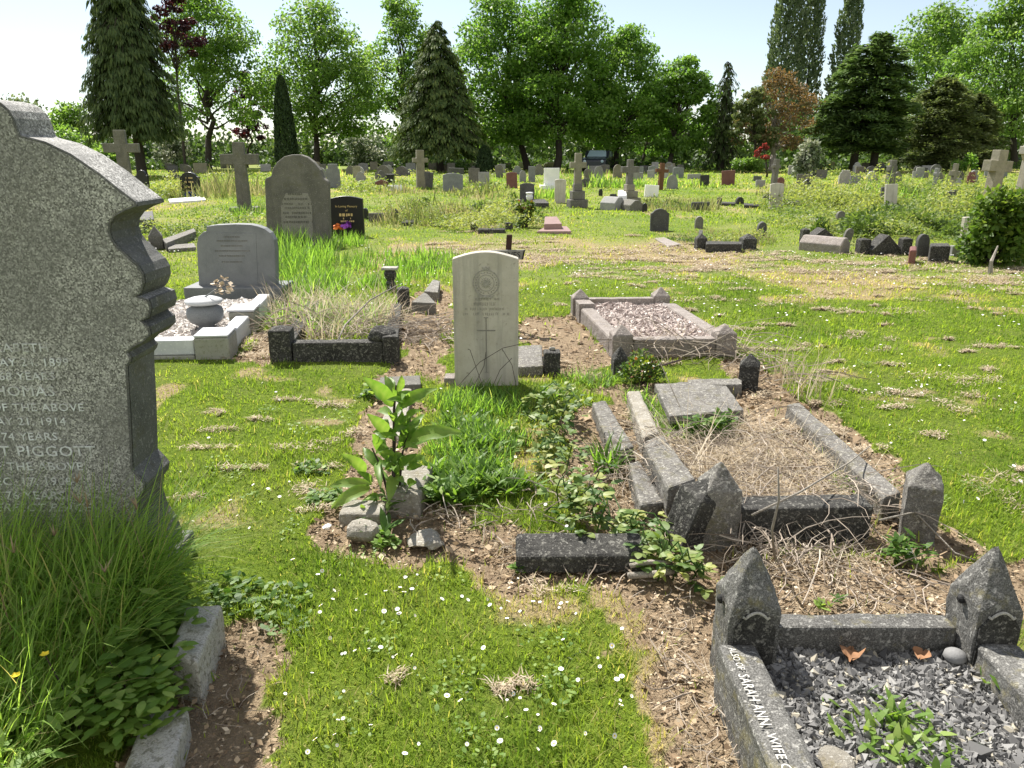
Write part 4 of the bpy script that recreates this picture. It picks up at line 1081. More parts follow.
# --- large leaved plant on the broken stones
def big_plant():
    Yp = 2.95
    def P(px, py, dy=0):
        x, z = XZ(px, py, Yp + dy); return Vector((x, Yp + dy, z))
    b = P(393, 498, -.05)
    t = thing('leafy_plant', (b.x, b.y, 0), 'upright sapling with large bright green leaves growing from broken stones', 'plant')
    mk('stem', tube([(b.x, b.y, -.02), b, P(394, 450), P(394, 410), P(396, 385)], [.011, .010, .008, .006, .003], 7), M['stemdark'], t)
    mk('stem', tube([(b.x - .02, b.y, .02), P(387, 490), P(380, 465), P(372, 448)], [.007, .006, .005, .003], 6), M['stemdark'], t)
    mk('stem', tube([(b.x + .02, b.y, .02), P(400, 480), P(402, 455), P(408, 432)], [.007, .006, .005, .003], 6), M['stemdark'], t)
    LV = [((393, 406), (363, 375), 17, -.06, .5), ((395, 400), (385, 374), 10, .03, .6), ((396, 395), (402, 374), 9, -.03, .65), ((394, 398), (391, 376), 9, .05, .5), ((400, 409), (437, 386), 15, -.05, .55), ((396, 416), (406, 400), 9, .08, .35),
          ((390, 437), (367, 412), 15, -.04, .6), ((388, 432), (384, 418), 9, .06, .5), ((410, 440), (461, 429), 19, -.06, .65), ((402, 446), (420, 418), 12, .03, .3), ((403, 450), (417, 430), 10, .06, .25), ((400, 445), (403, 420), 11, -.06, .4),
          ((391, 462), (373, 432), 13, -.05, .25), ((380, 470), (363, 446), 11, .05, .3), ((388, 468), (364, 455), 10, .08, .3), ((366, 472), (341, 452), 14, -.05, .6), ((372, 484), (330, 484), 13, .03, .65), ((370, 487), (331, 506), 16, -.07, .75),
          ((372, 482), (357, 470), 9, -.05, .4), ((396, 474), (389, 500), 15, -.10, .95), ((378, 462), (381, 486), 10, -.10, .5), ((397, 470), (417, 452), 12, -.04, .2), ((402, 466), (425, 455), 11, .04, .2), ((386, 450), (376, 430), 9, .05, .35),
          ((405, 440), (424, 412), 10, .08, .3), ((412, 446), (430, 440), 9, .1, .3), ((375, 493), (369, 515), 8, -.04, .1), ((380, 496), (362, 500), 8, -.06, .25), ((384, 470), (395, 448), 9, -.08, .4), ((393, 428), (400, 405), 9, -.08, .4)]
    for k in range(34):
        sx, sy = RP.choice(np.array([0, 1, 2, 3])), RP.uniform(0, 1)
        a = (389 + 12 * sx * .4 + RP.normal(0, 4), 400 + 85 * sy); g_ = RP.uniform(-1, 1)
        LV.append((a, (a[0] + g_ * 22, a[1] - RP.uniform(4, 24) + 22 * abs(g_) * sy), RP.uniform(7, 13), RP.normal(0, .07), RP.uniform(.1, .7)))
    for k, (a, e, w, dy, ti) in enumerate(LV):
        p0, p1 = P(*a), P(*e, dy * 1.6)
        L = (p1 - p0).length; d = (p1 - p0).normalized()
        s = d.cross(Vector((.05, -.75, .65))).normalized(); n = s.cross(d).normalized()
        if n.z < 0: n = -n
        W = wid(w, Yp) * .84; V = []; NS = 12
        for i in range(NS + 1):
            u = i / NS
            c = p0 + d * (L * u) + n * (math.sin(PI * u) * L * .10) + Vector((0, 0, -.05 * L * u * u))
            h = W / 2 * max(.02, math.sin(PI * min(.985, u ** .85 * .97 + .02)) ** .75)
            rip = math.sin(u * 19 + k * 1.7) * .07 * W * u + math.sin(u * 7 + k) * .06 * W
            V += [c - s * h + n * (h * .42 + rip), c, c + s * h + n * (h * .42 - rip)]
        F = []
        for i in range(NS):
            for j in (0, 1): F.append((3 * i + j, 3 * i + j + 1, 3 * i + j + 4, 3 * i + j + 3))
        o = mk('leaf', ([tuple(v) for v in V], F), M['broad'], t, smooth=True)
        at = o.data.attributes.new('tint', 'FLOAT', 'POINT'); at.data.foreach_set('value', [min(1, ti + (.28 if i % 3 == 1 else 0) + .12 * math.sin(i * 1.3)) for i in range(len(V))])
big_plant()

# --- green growth in front of the war grave
def war_growth():
    c = Cloud()
    grassclump(c, 486, 396, .22, .10, 260, .05, .14, .008, .3, (.05, .5))
    for px, py, rx, ry, n, l1 in ((465, 410, .18, .12, 260, .17), (500, 412, .16, .12, 260, .17), (445, 400, .10, .1, 120, .12), (470, 440, .2, .12, 280, .16), (505, 445, .15, .12, 240, .18), (450, 455, .12, .1, 160, .15), (480, 470, .16, .09, 220, .17), (455, 480, .12, .08, 180, .17), (495, 485, .12, .07, 140, .14)):
        grassclump(c, px, py, rx, ry, n, .05, l1, .007, .45, (.05, .6), (.2, 1.2))
    grassclump(c, 660, 420, .16, .25, 420, .05, .14, .006, .5); grassclump(c, 700, 430, .18, .12, 260, .05, .14, .006, .5); grassclump(c, 640, 400, .10, .2, 200, .05, .13, .006, .5)
    grassclump(c, 860, 485, .12, .12, 160, .04, .12, .006, .5); grassclump(c, 590, 380, .2, .15, 260, .05, .14, .007, .5); grassclump(c, 555, 395, .15, .1, 200, .05, .12, .007, .5)
    tag(c.build('rough_grass', M['tall']), kind='stuff')
    b = Cloud()
    # broad pointed leaves low down
    for px, py, rx, ry, n, h in ((470, 480, .2, .10, 240, .12), (455, 500, .12, .07, 160, .10), (500, 492, .14, .07, 180, .08), (485, 452, .18, .1, 160, .14), (465, 430, .15, .1, 120, .12)):
        x, y = blob(px, py, rx, ry, n)
        b.ribbons(np.stack((x, y, np.full(n, .0)), 1), RP.uniform(0, 2 * PI, n), RP.uniform(.25, 1.0, n), RP.uniform(.2, .9, n), RP.uniform(.07, .16, n), .021 * RP.uniform(.6, 1.3, n), np.clip(RP.normal(.45, .2, n), 0, 1), 4, True)
    leafclump(b, 705, 435, .10, .06, .1, 140, .045, .03, .3); leafclump(b, 725, 430, .06, .05, .1, 70, .045, .03, .3)
    leafclump(b, 370, 520, .05, .05, .04, 60, .04, .02, .3); leafclump(b, 385, 545, .06, .04, .03, 60, .03, .02, .5)
    leafclump(b, 520, 572, .02, .02, .02, 20, .03, .02, .4)
    leafclump(b, 905, 560, .06, .05, .08, 80, .05, .02, .2)
    leafclump(b, 312, 470, .08, .08, .03, 90, .03, .02, .25); leafclump(b, 325, 500, .08, .06, .03, 90, .03, .02, .3); leafclump(b, 275, 600, .14, .1, .03, 60, .03, .018, .2); leafclump(b, 235, 590, .1, .08, .03, 50, .03, .02, .2)
    leafclump(b, 285, 625, .1, .06, .02, 60, .025, .015, .3); leafclump(b, 240, 605, .12, .06, .03, 40, .03, .02, .25)
    
    for k in range(46):       # clover and plantain patches in the mown grass
        px, py = RP.uniform(170, 660), RP.uniform(375, 760)
        if k > 30: px, py = RP.uniform(780, 1015), RP.uniform(330, 520)
        x, y = U(px, py); s_, d_ = zone(np.array([x]), np.array([y]))
        if s_[0] < .5 and x > -1.0 or (y > 2.7 and s_[0] < .5): leafclump(b, px, py, RP.uniform(.04, .13), RP.uniform(.04, .12), .035, int(RP.integers(15, 50)), RP.uniform(.010, .02), RP.uniform(.008, .015), RP.uniform(.6, .95), .15)
    leafclump(b, 400, 512, .10, .04, .08, 60, .045, .02, .4); leafclump(b, 432, 505, .06, .05, .1, 60, .05, .02, .5); leafclump(b, 345, 506, .05, .05, .05, 36, .04, .02, .5)
    leafclump(b, 370, 395, .06, .1, .06, 60, .05, .03, .25)
    tag(b.build('weed_leaves', M['weed']), kind='stuff')
    # dead arching grass stems in front of the pale stone
    y = 4.55
    g = []
    for pts in (((458, 386), (480, 362), (503, 348), (530, 342)), ((518, 395), (512, 365), (502, 349)), ((474, 386), (484, 366), (486, 352)), ((492, 388), (500, 370), (512, 358)), ((484, 390), (470, 350), (468, 349))):
        g.append(tube([(XZ(a, b, y - .02 * i)[0], y - .02 * i, XZ(a, b, y - .02 * i)[1]) for i, (a, b) in enumerate(pts)], .0018, 5))
    o = mk('dead_stems', join(*g), M['stemdark']); tag(o, kind='stuff')
war_growth()

def strap_tuft():
    x, y = U(607, 470)
    c = Cloud(); n = 70
    a = RP.uniform(0, 2 * PI, n)
    c.ribbons(np.stack((x + RP.normal(0, .03, n), y + RP.normal(0, .03, n), np.full(n, .0)), 1), a, RP.uniform(.1, .85, n), RP.uniform(.2, 1.1, n), RP.uniform(.10, .21, n), .014 * RP.uniform(.7, 1.3, n), np.clip(RP.normal(.35, .2, n), 0, 1), 5)
    o = c.build('strap_leaf_tuft', M['tall'], loc=(x, y, 0)); tag(o, 'dark green tuft of strap leaves between the two broken kerb lengths', 'plant')
strap_tuft()

def spindle(px, py, y, r, h, n, label, name='shrub'):
    x, _ = XZ(px, py, y)
    t = thing(name, (x, y, 0), label, 'shrub')
    c = Cloud()
    u = unit(RP.normal(0, 1, (n, 3))); u[:, 2] = np.abs(u[:, 2])
    p = u * (RP.random(n) ** .4)[:, None] * np.array([r, r * .7, h]) + np.array([x, y, .03])
    lump = noise2(p[:, 0] * 3 + p[:, 2] * 2, p[:, 1] * 3, .25, 77)
    p[:, 2] *= .7 + .6 * lump
    d = unit(u + RP.normal(0, .5, (n, 3))); nr = unit(RP.normal(0, .4, (n, 3)) + np.array([0, 0, 1]))
    L = r * .2 * RP.uniform(.6, 1.2, n)
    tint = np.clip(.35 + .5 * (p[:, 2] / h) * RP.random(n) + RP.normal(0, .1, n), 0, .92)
    tint[RP.random(n) < .05] = 1
    c.leaves(p, d, nr, L, L * .6, tint, .12)
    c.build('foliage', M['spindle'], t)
    for _ in range(6): mk('stem', tube([(x, y, -.02), (x + RP.normal(0, r * .3), y, h * .4), (x + RP.normal(0, r * .6), y + RP.normal(0, r * .3), h * .8)], .006, 5), M['stemdark'], t)
spindle(641, 378, 4.75, .17, .17, 700, 'small evergreen shrub with yellow tips in front of the pinkish kerb')

# --- bramble creeping over the broken kerbs
def bramble():
    t = thing('bramble', (*U(590, 500), 0), 'trailing bramble with pale yellow green leaves creeping from the war grave to the gothic post', 'bramble')
    c = Cloud()
    T = [(548, 398), (556, 405), (568, 402), (540, 412), (575, 395), (560, 420), (548, 425), (566, 432), (552, 440), (540, 447), (572, 446), (556, 455), (566, 462), (545, 462), (578, 478), (560, 480), (566, 496), (572, 508), (585, 492), (596, 498), (606, 505), (590, 512), (610, 516), (600, 484),
         (625, 520), (632, 528), (645, 536), (640, 545), (655, 540), (662, 552), (672, 548), (683, 556), (690, 562), (698, 568), (704, 575), (676, 566), (652, 520), (616, 528), (575, 520), (600, 470), (546, 388), (560, 390), (582, 405), (535, 430), (530, 400), (527, 415), (668, 535), (640, 512)]
    g = []; prev = None
    for i, (px, py) in enumerate(T):
        hz = RP.uniform(.07, .2) if py < 520 else RP.uniform(.04, .13)
        x, y = U(px, py, hz)
        p = Vector((x, y, hz))
        for q in range(int(RP.integers(6, 9))):
            a = RP.uniform(0, 2 * PI); r = RP.uniform(.01, .075)
            cc = np.array([[x + r * math.cos(a), y + r * math.sin(a), hz + RP.uniform(-.05, .02)]])
            d = unit(np.array([[math.cos(a), math.sin(a), RP.uniform(-.5, .1)]]))
            nr = unit(RP.normal(0, .3, (1, 3)) + np.array([[0, 0, 1]]))
            L = RP.uniform(.03, .052)
            # ovate leaf as two overlapping lobes
            tv = float(np.clip(RP.normal(.55 if q < 6 else .25, .24), 0, 1))
            for da, sc in ((0, 1.15), (.95, .85), (-.95, .85)):
                c.ribbons(cc, np.array([a + da]), np.array([1.2 + RP.normal(0, .35)]), np.array([RP.uniform(.3, 1.3)]), np.array([L * sc]), np.array([L * sc * .66]), np.array([np.clip(tv + RP.normal(0, .08), 0, 1)]), 4, True, np.array([RP.normal(0, .35)]))
        b = Vector((x + RP.normal(0, .05), y + .06, -.01))
        g.append(tube([b, b.lerp(p, .5) + Vector((RP.normal(0, .02), 0, .03)), p], .003, 5))
        if prev is not None and (p - prev).length < .3: g.append(tube([prev, (p + prev) / 2 + Vector((0, 0, .04)), p], .0028, 5))
        prev = p
    c.build('foliage', M['bramble'], t)
    mk('stems', join(*g), M['weed'], t)
bramble()

def rosette(px, py, z, n, L, w, label, tint=.45, spread=.03):
    x, y = U(px, py, z)
    c = Cloud()
    c.ribbons(np.stack((x + RP.normal(0, spread, n), y + RP.normal(0, spread, n), np.full(n, z)), 1), RP.uniform(0, 2 * PI, n), RP.uniform(.3, 1.25, n), RP.uniform(.1, .7, n), L * RP.uniform(.5, 1.2, n), w * RP.uniform(.6, 1.2, n), np.clip(RP.normal(tint, .2, n), 0, 1), 4, True)
    tag(c.build('weed_plant', M['weed'], loc=(x, y, z)), label, 'plant')
rosette(900, 742, .07, 130, .055, .017, 'pale green leafy weed growing through the dark chippings', .7, .07)
rosette(893, 715, .07, 24, .07, .015, 'slim upright weed behind the leafy one on the dark chippings', .6, .012)
rosette(1018, 690, .08, 40, .08, .03, 'pale green weed on the dark chippings at the edge of view', .75, .03)
rosette(988, 682, .08, 10, .05, .014, 'tiny weed sprig on the dark chippings below the round pebble', .7, .01)
rosette(838, 600, .0, 14, .03, .014, 'dark green seedling on the litter between the two gothic posts', .15, .008)
rosette(822, 607, .0, 14, .035, .018, 'yellowing seedling on the litter beside the dark seedling', .95, .012)
rosette(730, 560, .0, 1, .02, .01, 'single green leaf on the litter in front of the upright old post', .5, .005) if False else None
rosette(380, 535, .0, 26, .10, .03, 'dark green weed rosette at the foot of the yellowish stone block', .15, .02)

# --- dead stems and twigs
def twigs():
    c = Cloud(); g = []
    def pile(px, py, rx, ry, n, l0, l1, r, h, ph=None, sd=1.2):
        x, y = blob(px, py, rx, ry, n)
        for i in range(n):
            a = RP.uniform(0, 2 * PI) if ph is None else RP.normal(ph, sd)
            L = RP.uniform(l0, l1); z = RP.uniform(.0, h); P = []
            p = Vector((x[i], y[i], z)); el = RP.normal(.12, .25); k = RP.normal(0, .9)
            for s in range(5):
                P.append(p.copy())
                p = p + Vector((math.cos(a) * math.cos(el), math.sin(a) * math.cos(el), math.sin(el))) * (L / 4)
                a += k * .3 + RP.normal(0, .15); el -= .16 + RP.normal(0, .1); p.z = max(p.z, .006)
            R = r * RP.uniform(.6, 1.5)
            g.append(tube(P, [R, R * .95, R * .85, R * .7, R * .45], 4))
    pile(770, 470, .36, .42, 150, .12, .5, .0020, .10)
    pile(730, 440, .3, .35, 70, .12, .45, .0018, .08)
    pile(800, 520, .4, .12, 80, .12, .45, .0018, .14)
    pile(690, 355, .5, .16, 100, .15, .6, .0028, .14)
    pile(745, 540, .12, .12, 36, .08, .3, .0026, .1); pile(790, 560, .22, .10, 60, .08, .35, .0026, .06)
    pile(665, 460, .1, .4, 70, .1, .4, .0024, .1); pile(620, 470, .1, .3, 70, .08, .3, .0024, .08)
    pile(600, 555, .4, .1, 70, .06, .25, .0025, .03); pile(480, 520, .3, .1, 50, .06, .25, .0018, .04); pile(545, 500, .15, .2, 30, .06, .25, .0025, .06)
    pile(335, 330, .45, .5, 120, .15, .55, .003, .14); pile(385, 335, .3, .4, 70, .15, .5, .003, .12); pile(300, 330, .25, .3, 90, .15, .45, .004, .14); pile(430, 335, .25, .5, 120, .08, .35, .004, .06)
    pile(870, 590, .3, .15, 50, .06, .25, .002, .02); pile(690, 650, .12, .5, 60, .04, .16, .002, .01); pile(230, 690, .12, .3, 24, .03, .10, .0011, .008)
    pile(780, 375, .25, .4, 60, .15, .4, .003, .1)
    V, F = join(*g)
    o = mk('dead_twigs', (V, F), M['twig'])
    at = o.data.attributes.new('tint', 'FLOAT', 'POINT')
    at.data.foreach_set('value', np.repeat(np.clip(RP.normal(.55, .25, len(V) // 20), 0, 1), 20)[:len(V)].tolist())
    tag(o, kind='stuff')
    # long pale straws thrown over the kerb and standing dead grass
    grassclump(c, 770, 480, .4, .42, 1100, .08, .38, .003, .55, (.9, 1.5), (-.3, .6), 4)
    grassclump(c, 730, 440, .34, .42, 600, .08, .3, .003, .55, (.9, 1.5), (-.3, .6), 4)
    grassclump(c, 690, 470, .1, .3, 90, .2, .5, .004, .7, (.3, 1.2), (.2, 1.2), 5, 2.2)
    grassclump(c, 690, 352, .5, .15, 200, .15, .5, .005, .6, (.6, 1.5), (0, 1), 4)
    grassclump(c, 335, 330, .5, .5, 700, .12, .5, .006, .6, (.1, 1.2), (.2, 1.5), 5)
    grassclump(c, 370, 320, .35, .5, 350, .12, .5, .006, .6, (.1, 1.2), (.2, 1.5), 5)
    grassclump(c, 300, 310, .3, .5, 260, .12, .5, .006, .65, (.1, 1.2), (.2, 1.5), 5)
    grassclump(c, 800, 390, .15, .4, 90, .15, .5, .004, .5, (.05, .6), (.1, .8), 4)
    grassclump(c, 520, 550, .12, .08, 120, .04, .12, .003, .5, (.6, 1.5), (0, .8), 3)
    grassclump(c, 640, 520, .15, .3, 160, .06, .25, .003, .5, (.8, 1.5), (0, .8), 3)
    grassclump(c, 800, 560, .3, .12, 260, .06, .22, .0025, .6, (1, 1.6), (0, .5), 3)
    grassclump(c, 850, 610, .4, .2, 260, .04, .15, .0025, .5, (1, 1.6), (0, .5), 3)
    grassclump(c, 690, 680, .1, .4, 160, .03, .12, .002, .5, (1, 1.6), (0, .5), 3)
    tag(c.build('dead_grass', M['straw']), kind='stuff')
    s = Cloud()
    grassclump(s, 335, 325, .5, .5, 800, .08, .3, .009, .5, (.05, .6)); grassclump(s, 300, 320, .3, .4, 200, .08, .26, .009, .45, (.05, .6))
    for px, py, rx, ry, n, l1 in ((290, 265, .6, 1.0, 900, .45), (310, 290, .4, .8, 600, .38), (280, 250, .5, .6, 400, .5), (345, 245, .35, .5, 350, .32), (400, 262, .8, 1.0, 700, .26), (430, 268, .5, 1.0, 450, .22), (385, 285, .3, .5, 260, .25), (255, 215, .7, .8, 350, .4), (560, 205, 0.1, .1, 1, .1)):
        grassclump(s, px, py, rx, ry, n, .1, l1, .012, .36, (.03, .5), (.1, 1.0), 4)
    tag(s.build('tall_grass', M['tall']), kind='stuff')
twigs()
def stick(pts, r, mat, label, name='fallen_stick'):
    P = [(*U(a, b, z), z) for a, b, z in pts]
    tag(mk(name, tube(P, [r, r, r * .9, r * .6][:len(P)], 7), M[mat], loc=P[0], smooth=True), label, 'stick')
stick([(628, 576, .03), (655, 574, .035), (690, 568, .03)], .012, 'palebark', 'thicker grey fallen stick under the end of the bramble')
stick([(630, 566, .05), (650, 562, .06), (672, 563, .05)], .009, 'palebark', 'thinner grey fallen stick just above the thicker one by the bramble')
stick([(775, 560, .02), (772, 530, .2), (779, 500, .33), (778, 468, .45)], .0045, 'palebark', 'thin pale dead stem standing upright against the front kerb')
stick([(752, 515, .2), (800, 492, .22), (850, 462, .18), (870, 446, .1)], .004, 'palebark', 'long thin pale cane slanting across the twig filled grave')
stick([(880, 520, .16), (915, 512, .1), (955, 553, .02), (975, 560, .01)], .004, 'palebark', 'thin grey cane hooked around the front corner post')
stick([(335, 347, .1), (345, 325, .2), (370, 300, .3), (398, 285, .33)], .007, 'palebark', 'long pale dry stem arching over the overgrown black kerb')

# --- daisies
def daisies():
    def proto(name, r):
        me = bpy.data.meshes.new(name); V, F, mi = [], [], []
        n = 13
        for i in range(n):
            a = 2 * PI * i / n; w = .42 * 2 * PI / n * r
            ca, sa = math.cos(a), math.sin(a); k = len(V)
            V += [(ca * r * .25 - sa * w * .4, sa * r * .25 + ca * w * .4, 0), (ca * r * .25 + sa * w * .4, sa * r * .25 - ca * w * .4, 0), (ca * r * .85 + sa * w, sa * r * .85 - ca * w, r * .12), (ca * r, sa * r, r * .14), (ca * r * .85 - sa * w, sa * r * .85 + ca * w, r * .12)]
            F.append((k, k + 1, k + 2, k + 3, k + 4)); mi.append(0)
        d = lathe([(r * .32, .0005), (r * .3, r * .12), (r * .18, r * .2), (.0001, r * .22)], 10)
        k = len(V); V += d[0]; F += [tuple(i + k for i in f) for f in d[1]]; mi += [1] * len(d[1])
        s = tube([(0, 0, -.03), (.002, 0, 0)], .0011, 4); k = len(V); V += s[0]; F += [tuple(i + k for i in f) for f in s[1]]; mi += [2] * len(s[1])
        me.from_pydata(V, [], F); me.polygons.foreach_set('material_index', mi)
        for m in ('petal', 'yolk', 'weed'): me.materials.append(M[m])
        return me
    me = proto('daisy', .0068)
    D = [(400, 572), (406, 577), (417, 572), (400, 586), (416, 583), (404, 590), (412, 590), (322, 569), (318, 576), (333, 601), (321, 608), (366, 597), (365, 613), (384, 611), (399, 613), (415, 615), (330, 637), (369, 642), (342, 654), (345, 653), (355, 653), (369, 649), (393, 660), (412, 658), (415, 672), (312, 672), (344, 695), (372, 697), (447, 695), (467, 696), (308, 755), (337, 743), (338, 719), (343, 717), (419, 744), (467, 746), (405, 756), (497, 731), (507, 698), (520, 697), (526, 712), (540, 727), (539, 732), (554, 746), (580, 652), (582, 679), (578, 681), (561, 669), (544, 676), (563, 641), (560, 667), (501, 610), (507, 621), (520, 616), (490, 608), (477, 606), (462, 598), (468, 600), (442, 599), (508, 605), (533, 605), (540, 604), (559, 609), (561, 603), (567, 602), (576, 612), (555, 615), (518, 582), (617, 676), (622, 672), (612, 646), (597, 668), (598, 655), (600, 662), (621, 702), (625, 768), (500, 739), (320, 613), (455, 623), (453, 648), (463, 673)]
    P = [U(px, py, .035) for px, py in D]
    while len(P) < 150:
        px, py = RP.uniform(150, 640), RP.uniform(380, 760)
        x, y = U(px, py); s, d = zone(np.array([x]), np.array([y]))
        if s[0] < .5 and free(np.array([x]), np.array([y]))[0] and x > -1.6: P.append((x, y))
    while len(P) < 260:
        px, py = RP.uniform(770, 1020), RP.uniform(350, 520)
        if RP.random() < .5: px, py = RP.normal(895, 40), RP.normal(390, 12)
        x, y = U(px, py); s, d = zone(np.array([x]), np.array([y]))
        if s[0] < .5: P.append((x, y))
    for i, (x, y) in enumerate(P):
        o = bpy.data.objects.new('daisy', me); COL.objects.link(o)
        o.location = (x, y, float(gz(x, y)) + RP.uniform(.03, .05))
        o.rotation_euler = (RP.normal(.1, .45), RP.normal(0, .45), RP.uniform(0, 6.3)); k = RP.uniform(.6, 1.3); o.scale = (k, k, k)
        tag(o, 'small white daisy with a yellow centre open in the mown grass', 'daisy', 'daisies scattered over the lawn')
    # countless far ones
    n = 1500; y = RP.uniform(5.5, 12, n); x = RP.uniform(-6, 9, n) * (.5 + y / 20)
    s, d = zone(x, y); k = (s < .3) & (noise2(x, y, 1.1, 51) > .55); x, y = x[k], y[k]; n = len(x)
    c = Cloud(); a = RP.uniform(0, 6.3, n)
    c.leaves(np.stack((x, y, gz(x, y) + .05), 1), np.stack((np.cos(a), np.sin(a), 0 * a), 1), unit(RP.normal(0, .25, (n, 3)) + np.array([0, 0, 1])), .024, .022, .5)
    tag(c.build('far_daisies', M['petal']), kind='stuff')
daisies()
# ------------------------------------------------------------------ headstones across the grass
def outline(kind, w, h):
    a = w / 2; n = 10
    arc = lambda r, c, z0, a0=0, a1=PI: [(c + r * math.cos(a0 + (a1 - a0) * i / n), z0 + r * math.sin(a0 + (a1 - a0) * i / n)) for i in range(n + 1)]
    b = [(-a, -.15), (a, -.15)]
    if kind == 'flat': return b + [(a, h), (-a, h)]
    if kind == 'curve':
        z = h - .09 * w
        return b + [(a - 2 * a * i / n, z + .09 * w * math.sin(PI * i / n)) for i in range(n + 1)]
    if kind == 'round': return b + arc(a, 0, max(h - a, .02))
    if kind == 'shoulder':
        r = a * .74; return b + [(a, h - r - .07 * w), (a - .02 * w, h - r - .01 * w)] + arc(r, 0, h - r) + [(-a + .02 * w, h - r - .01 * w), (-a, h - r - .07 * w)]
    if kind == 'gothic':
        z = h - w * .8
        R = [(a * math.cos(t * PI / 2) ** 1.0, z + (h - z) * math.sin(t * PI / 2) ** .75) for t in [i / n for i in range(n + 1)]]
        return b + R + [(-x, q) for x, q in R[::-1]][1:]
    if kind == 'peak': return b + [(a, h * .72), (0, h), (-a, h * .72)]
    if kind == 'ped': return b + [(a, h * .25), (0, h), (-a, h * .25)]
    if kind == 'ogee':
        return b + [(a, h * .80), (a * .8, h * .83), (a * .62, h * .92), (a * .3, h * .985), (0, h), (-a * .3, h * .985), (-a * .62, h * .92), (-a * .8, h * .83), (-a, h * .80)]
    if kind == 'trap': return [(-a * .92, -.15), (a * .92, -.15), (a, h), (-a, h)]
    if kind == 'clip': return b + [(a, h * .8), (a * .75, h * .8), (a * .7, h), (-a * .7, h), (-a * .75, h * .8), (-a, h * .8)]

def loc_of(px, pyb): return U(px, pyb)
def hs(px, pyb, w, pyt, kind, mat, label, rz=None, lean=0.0, side=0.0, thick=None, base=None, basemat=None, name='headstone', cat='headstone', group=None):
    x, y = U(px, pyb); W_ = wid(w, y, .3); h = zat(pyt, y)
    t = thick or min(.16, max(.08, W_ * .16))
    rz = RP.normal(0, .10) if rz is None else rz
    g = xf(prism_y(outline(kind, W_, h), -t / 2, t / 2), (x, y, 0), rz, lean, side)
    if base is None:
        return tag(mk(name, g, M[mat], loc=(x, y, 0), bevel=.01), label, cat, group)
    r = thing(name, (x, y, 0), label, cat, group)
    mk('stone_body', g, M[mat], r, bevel=.01)
    bw, bd, bh = base
    mk('plinth', xf(box(-W_ * bw / 2, W_ * bw / 2, -bd / 2, bd / 2, -.15, bh), (x, y, 0), rz), M[basemat or mat], r, bevel=.01)
    return r

def cross(px, pyb, pyt, arm, ay0, ay1, sw, mat, label, steps=(), stepmat=None, rz=0.0, lean=0.0, side=0.0, ring=False, depth=None, flare=0.0):
    x, y = U(px, pyb); h = zat(pyt, y); z1, z0 = zat(ay0, y), zat(ay1, y)
    A = wid(arm, y) / 2; s = wid(sw, y) / 2; d = depth or s * .8
    t = thing('stone_cross', (x, y, 0), label, 'cross')
    zb = sum(q[1] for q in steps)
    out = [(-s * (1.15 + flare), zb - .02), (s * (1.15 + flare), zb - .02), (s, z0), (A, z0), (A, z1), (s, z1), (s * .97, h), (-s * .97, h), (-s, z1), (-A, z1), (-A, z0), (-s, z0)]
    mk('shaft_and_arms', xf(prism_y(out, -d, d), (x, y, 0), rz, lean, side), M[mat], t, bevel=.012)
    if ring:
        zc = (z0 + z1) / 2; R = A * .78; g = []
        for q in range(4):
            seg = []
            for i in range(7):
                a = PI / 2 * q + .30 + (PI / 2 - .6) * i / 6
                for r in (R, R * .78): seg.append((r * math.cos(a), zc + r * math.sin(a)))
            for i in range(6):
                k = 2 * i
                g.append(prism_y([seg[k], seg[k + 2], seg[k + 3], seg[k + 1]], -d * .7, d * .7))
        mk('ring', xf(join(*g), (x, y, 0), rz, lean, side), M[mat], t)
    z = -.15; top = 0
    for (w_, hh) in steps:
        ww = wid(w_, y) / 2
        mk('step', xf(box(-ww, ww, -ww * .9, ww * .9, z, top + hh), (x, y, 0), rz), M[stepmat or mat], t, bevel=.015)
        z = top + hh + .002; top += hh
    return t

def letters_on(root, x, y, rows, mat, seed, rz=0):
    """rows: (z, width, height) of small marks standing for worn lettering"""
    rnd = random.Random(seed)
    for z, w, h in rows:
        q = x - w / 2; g = []
        while q < x + w / 2:
            k = rnd.uniform(.5, 1.4) * h
            if rnd.random() > .16: g.append(box(q, q + k * .7, y - .003, y + .002, z - h / 2 * rnd.uniform(.6, 1), z + h / 2))
            q += k
        mk('inscription_line', join(*g), M[mat], root)

# big round topped stone standing in long grass
def big_round():
    yb = 12.2; px = lambda a, b: XZ(a, b, yb)
    O = [px(a, b) for a, b in ((267, 252), (264.5, 180), (266, 178), (271, 176), (272.5, 169), (277, 162), (284, 156.5), (292, 154.5), (300, 154.5), (307, 157), (314, 162.5), (320, 170), (323, 178), (327, 181), (328, 184), (330, 252))]
    x = px(298, 240)[0]
    t = thing('headstone', (x, yb, 0), 'tall brown grey headstone with rounded top and shoulders, pale inscription panel, standing in long grass', 'headstone')
    mk('stone_body', prism_y([(O[0][0], -.15)] + O[1:-1] + [(O[-1][0], -.15)], yb, yb + .17), M['brownstone'], t, bevel=.02)
    P = [px(a, b) for a, b in ((282, 236), (281, 204), (286, 193), (308, 193), (312, 204), (313, 238))]
    mk('inscription_panel', prism_y(P, yb - .005, yb + .002), M['panel'], t)
    rows = []
    for py, w in ((194, 14), (199, 22), (204, 28), (208, 22), (213, 26), (217, 22), (222, 27)):
        xx, z = px(296, py); rows.append((z, w * .0168, .035))
    letters_on(t, px(296, 200)[0], yb - .006, rows, 'brownstone', 3)
big_round()

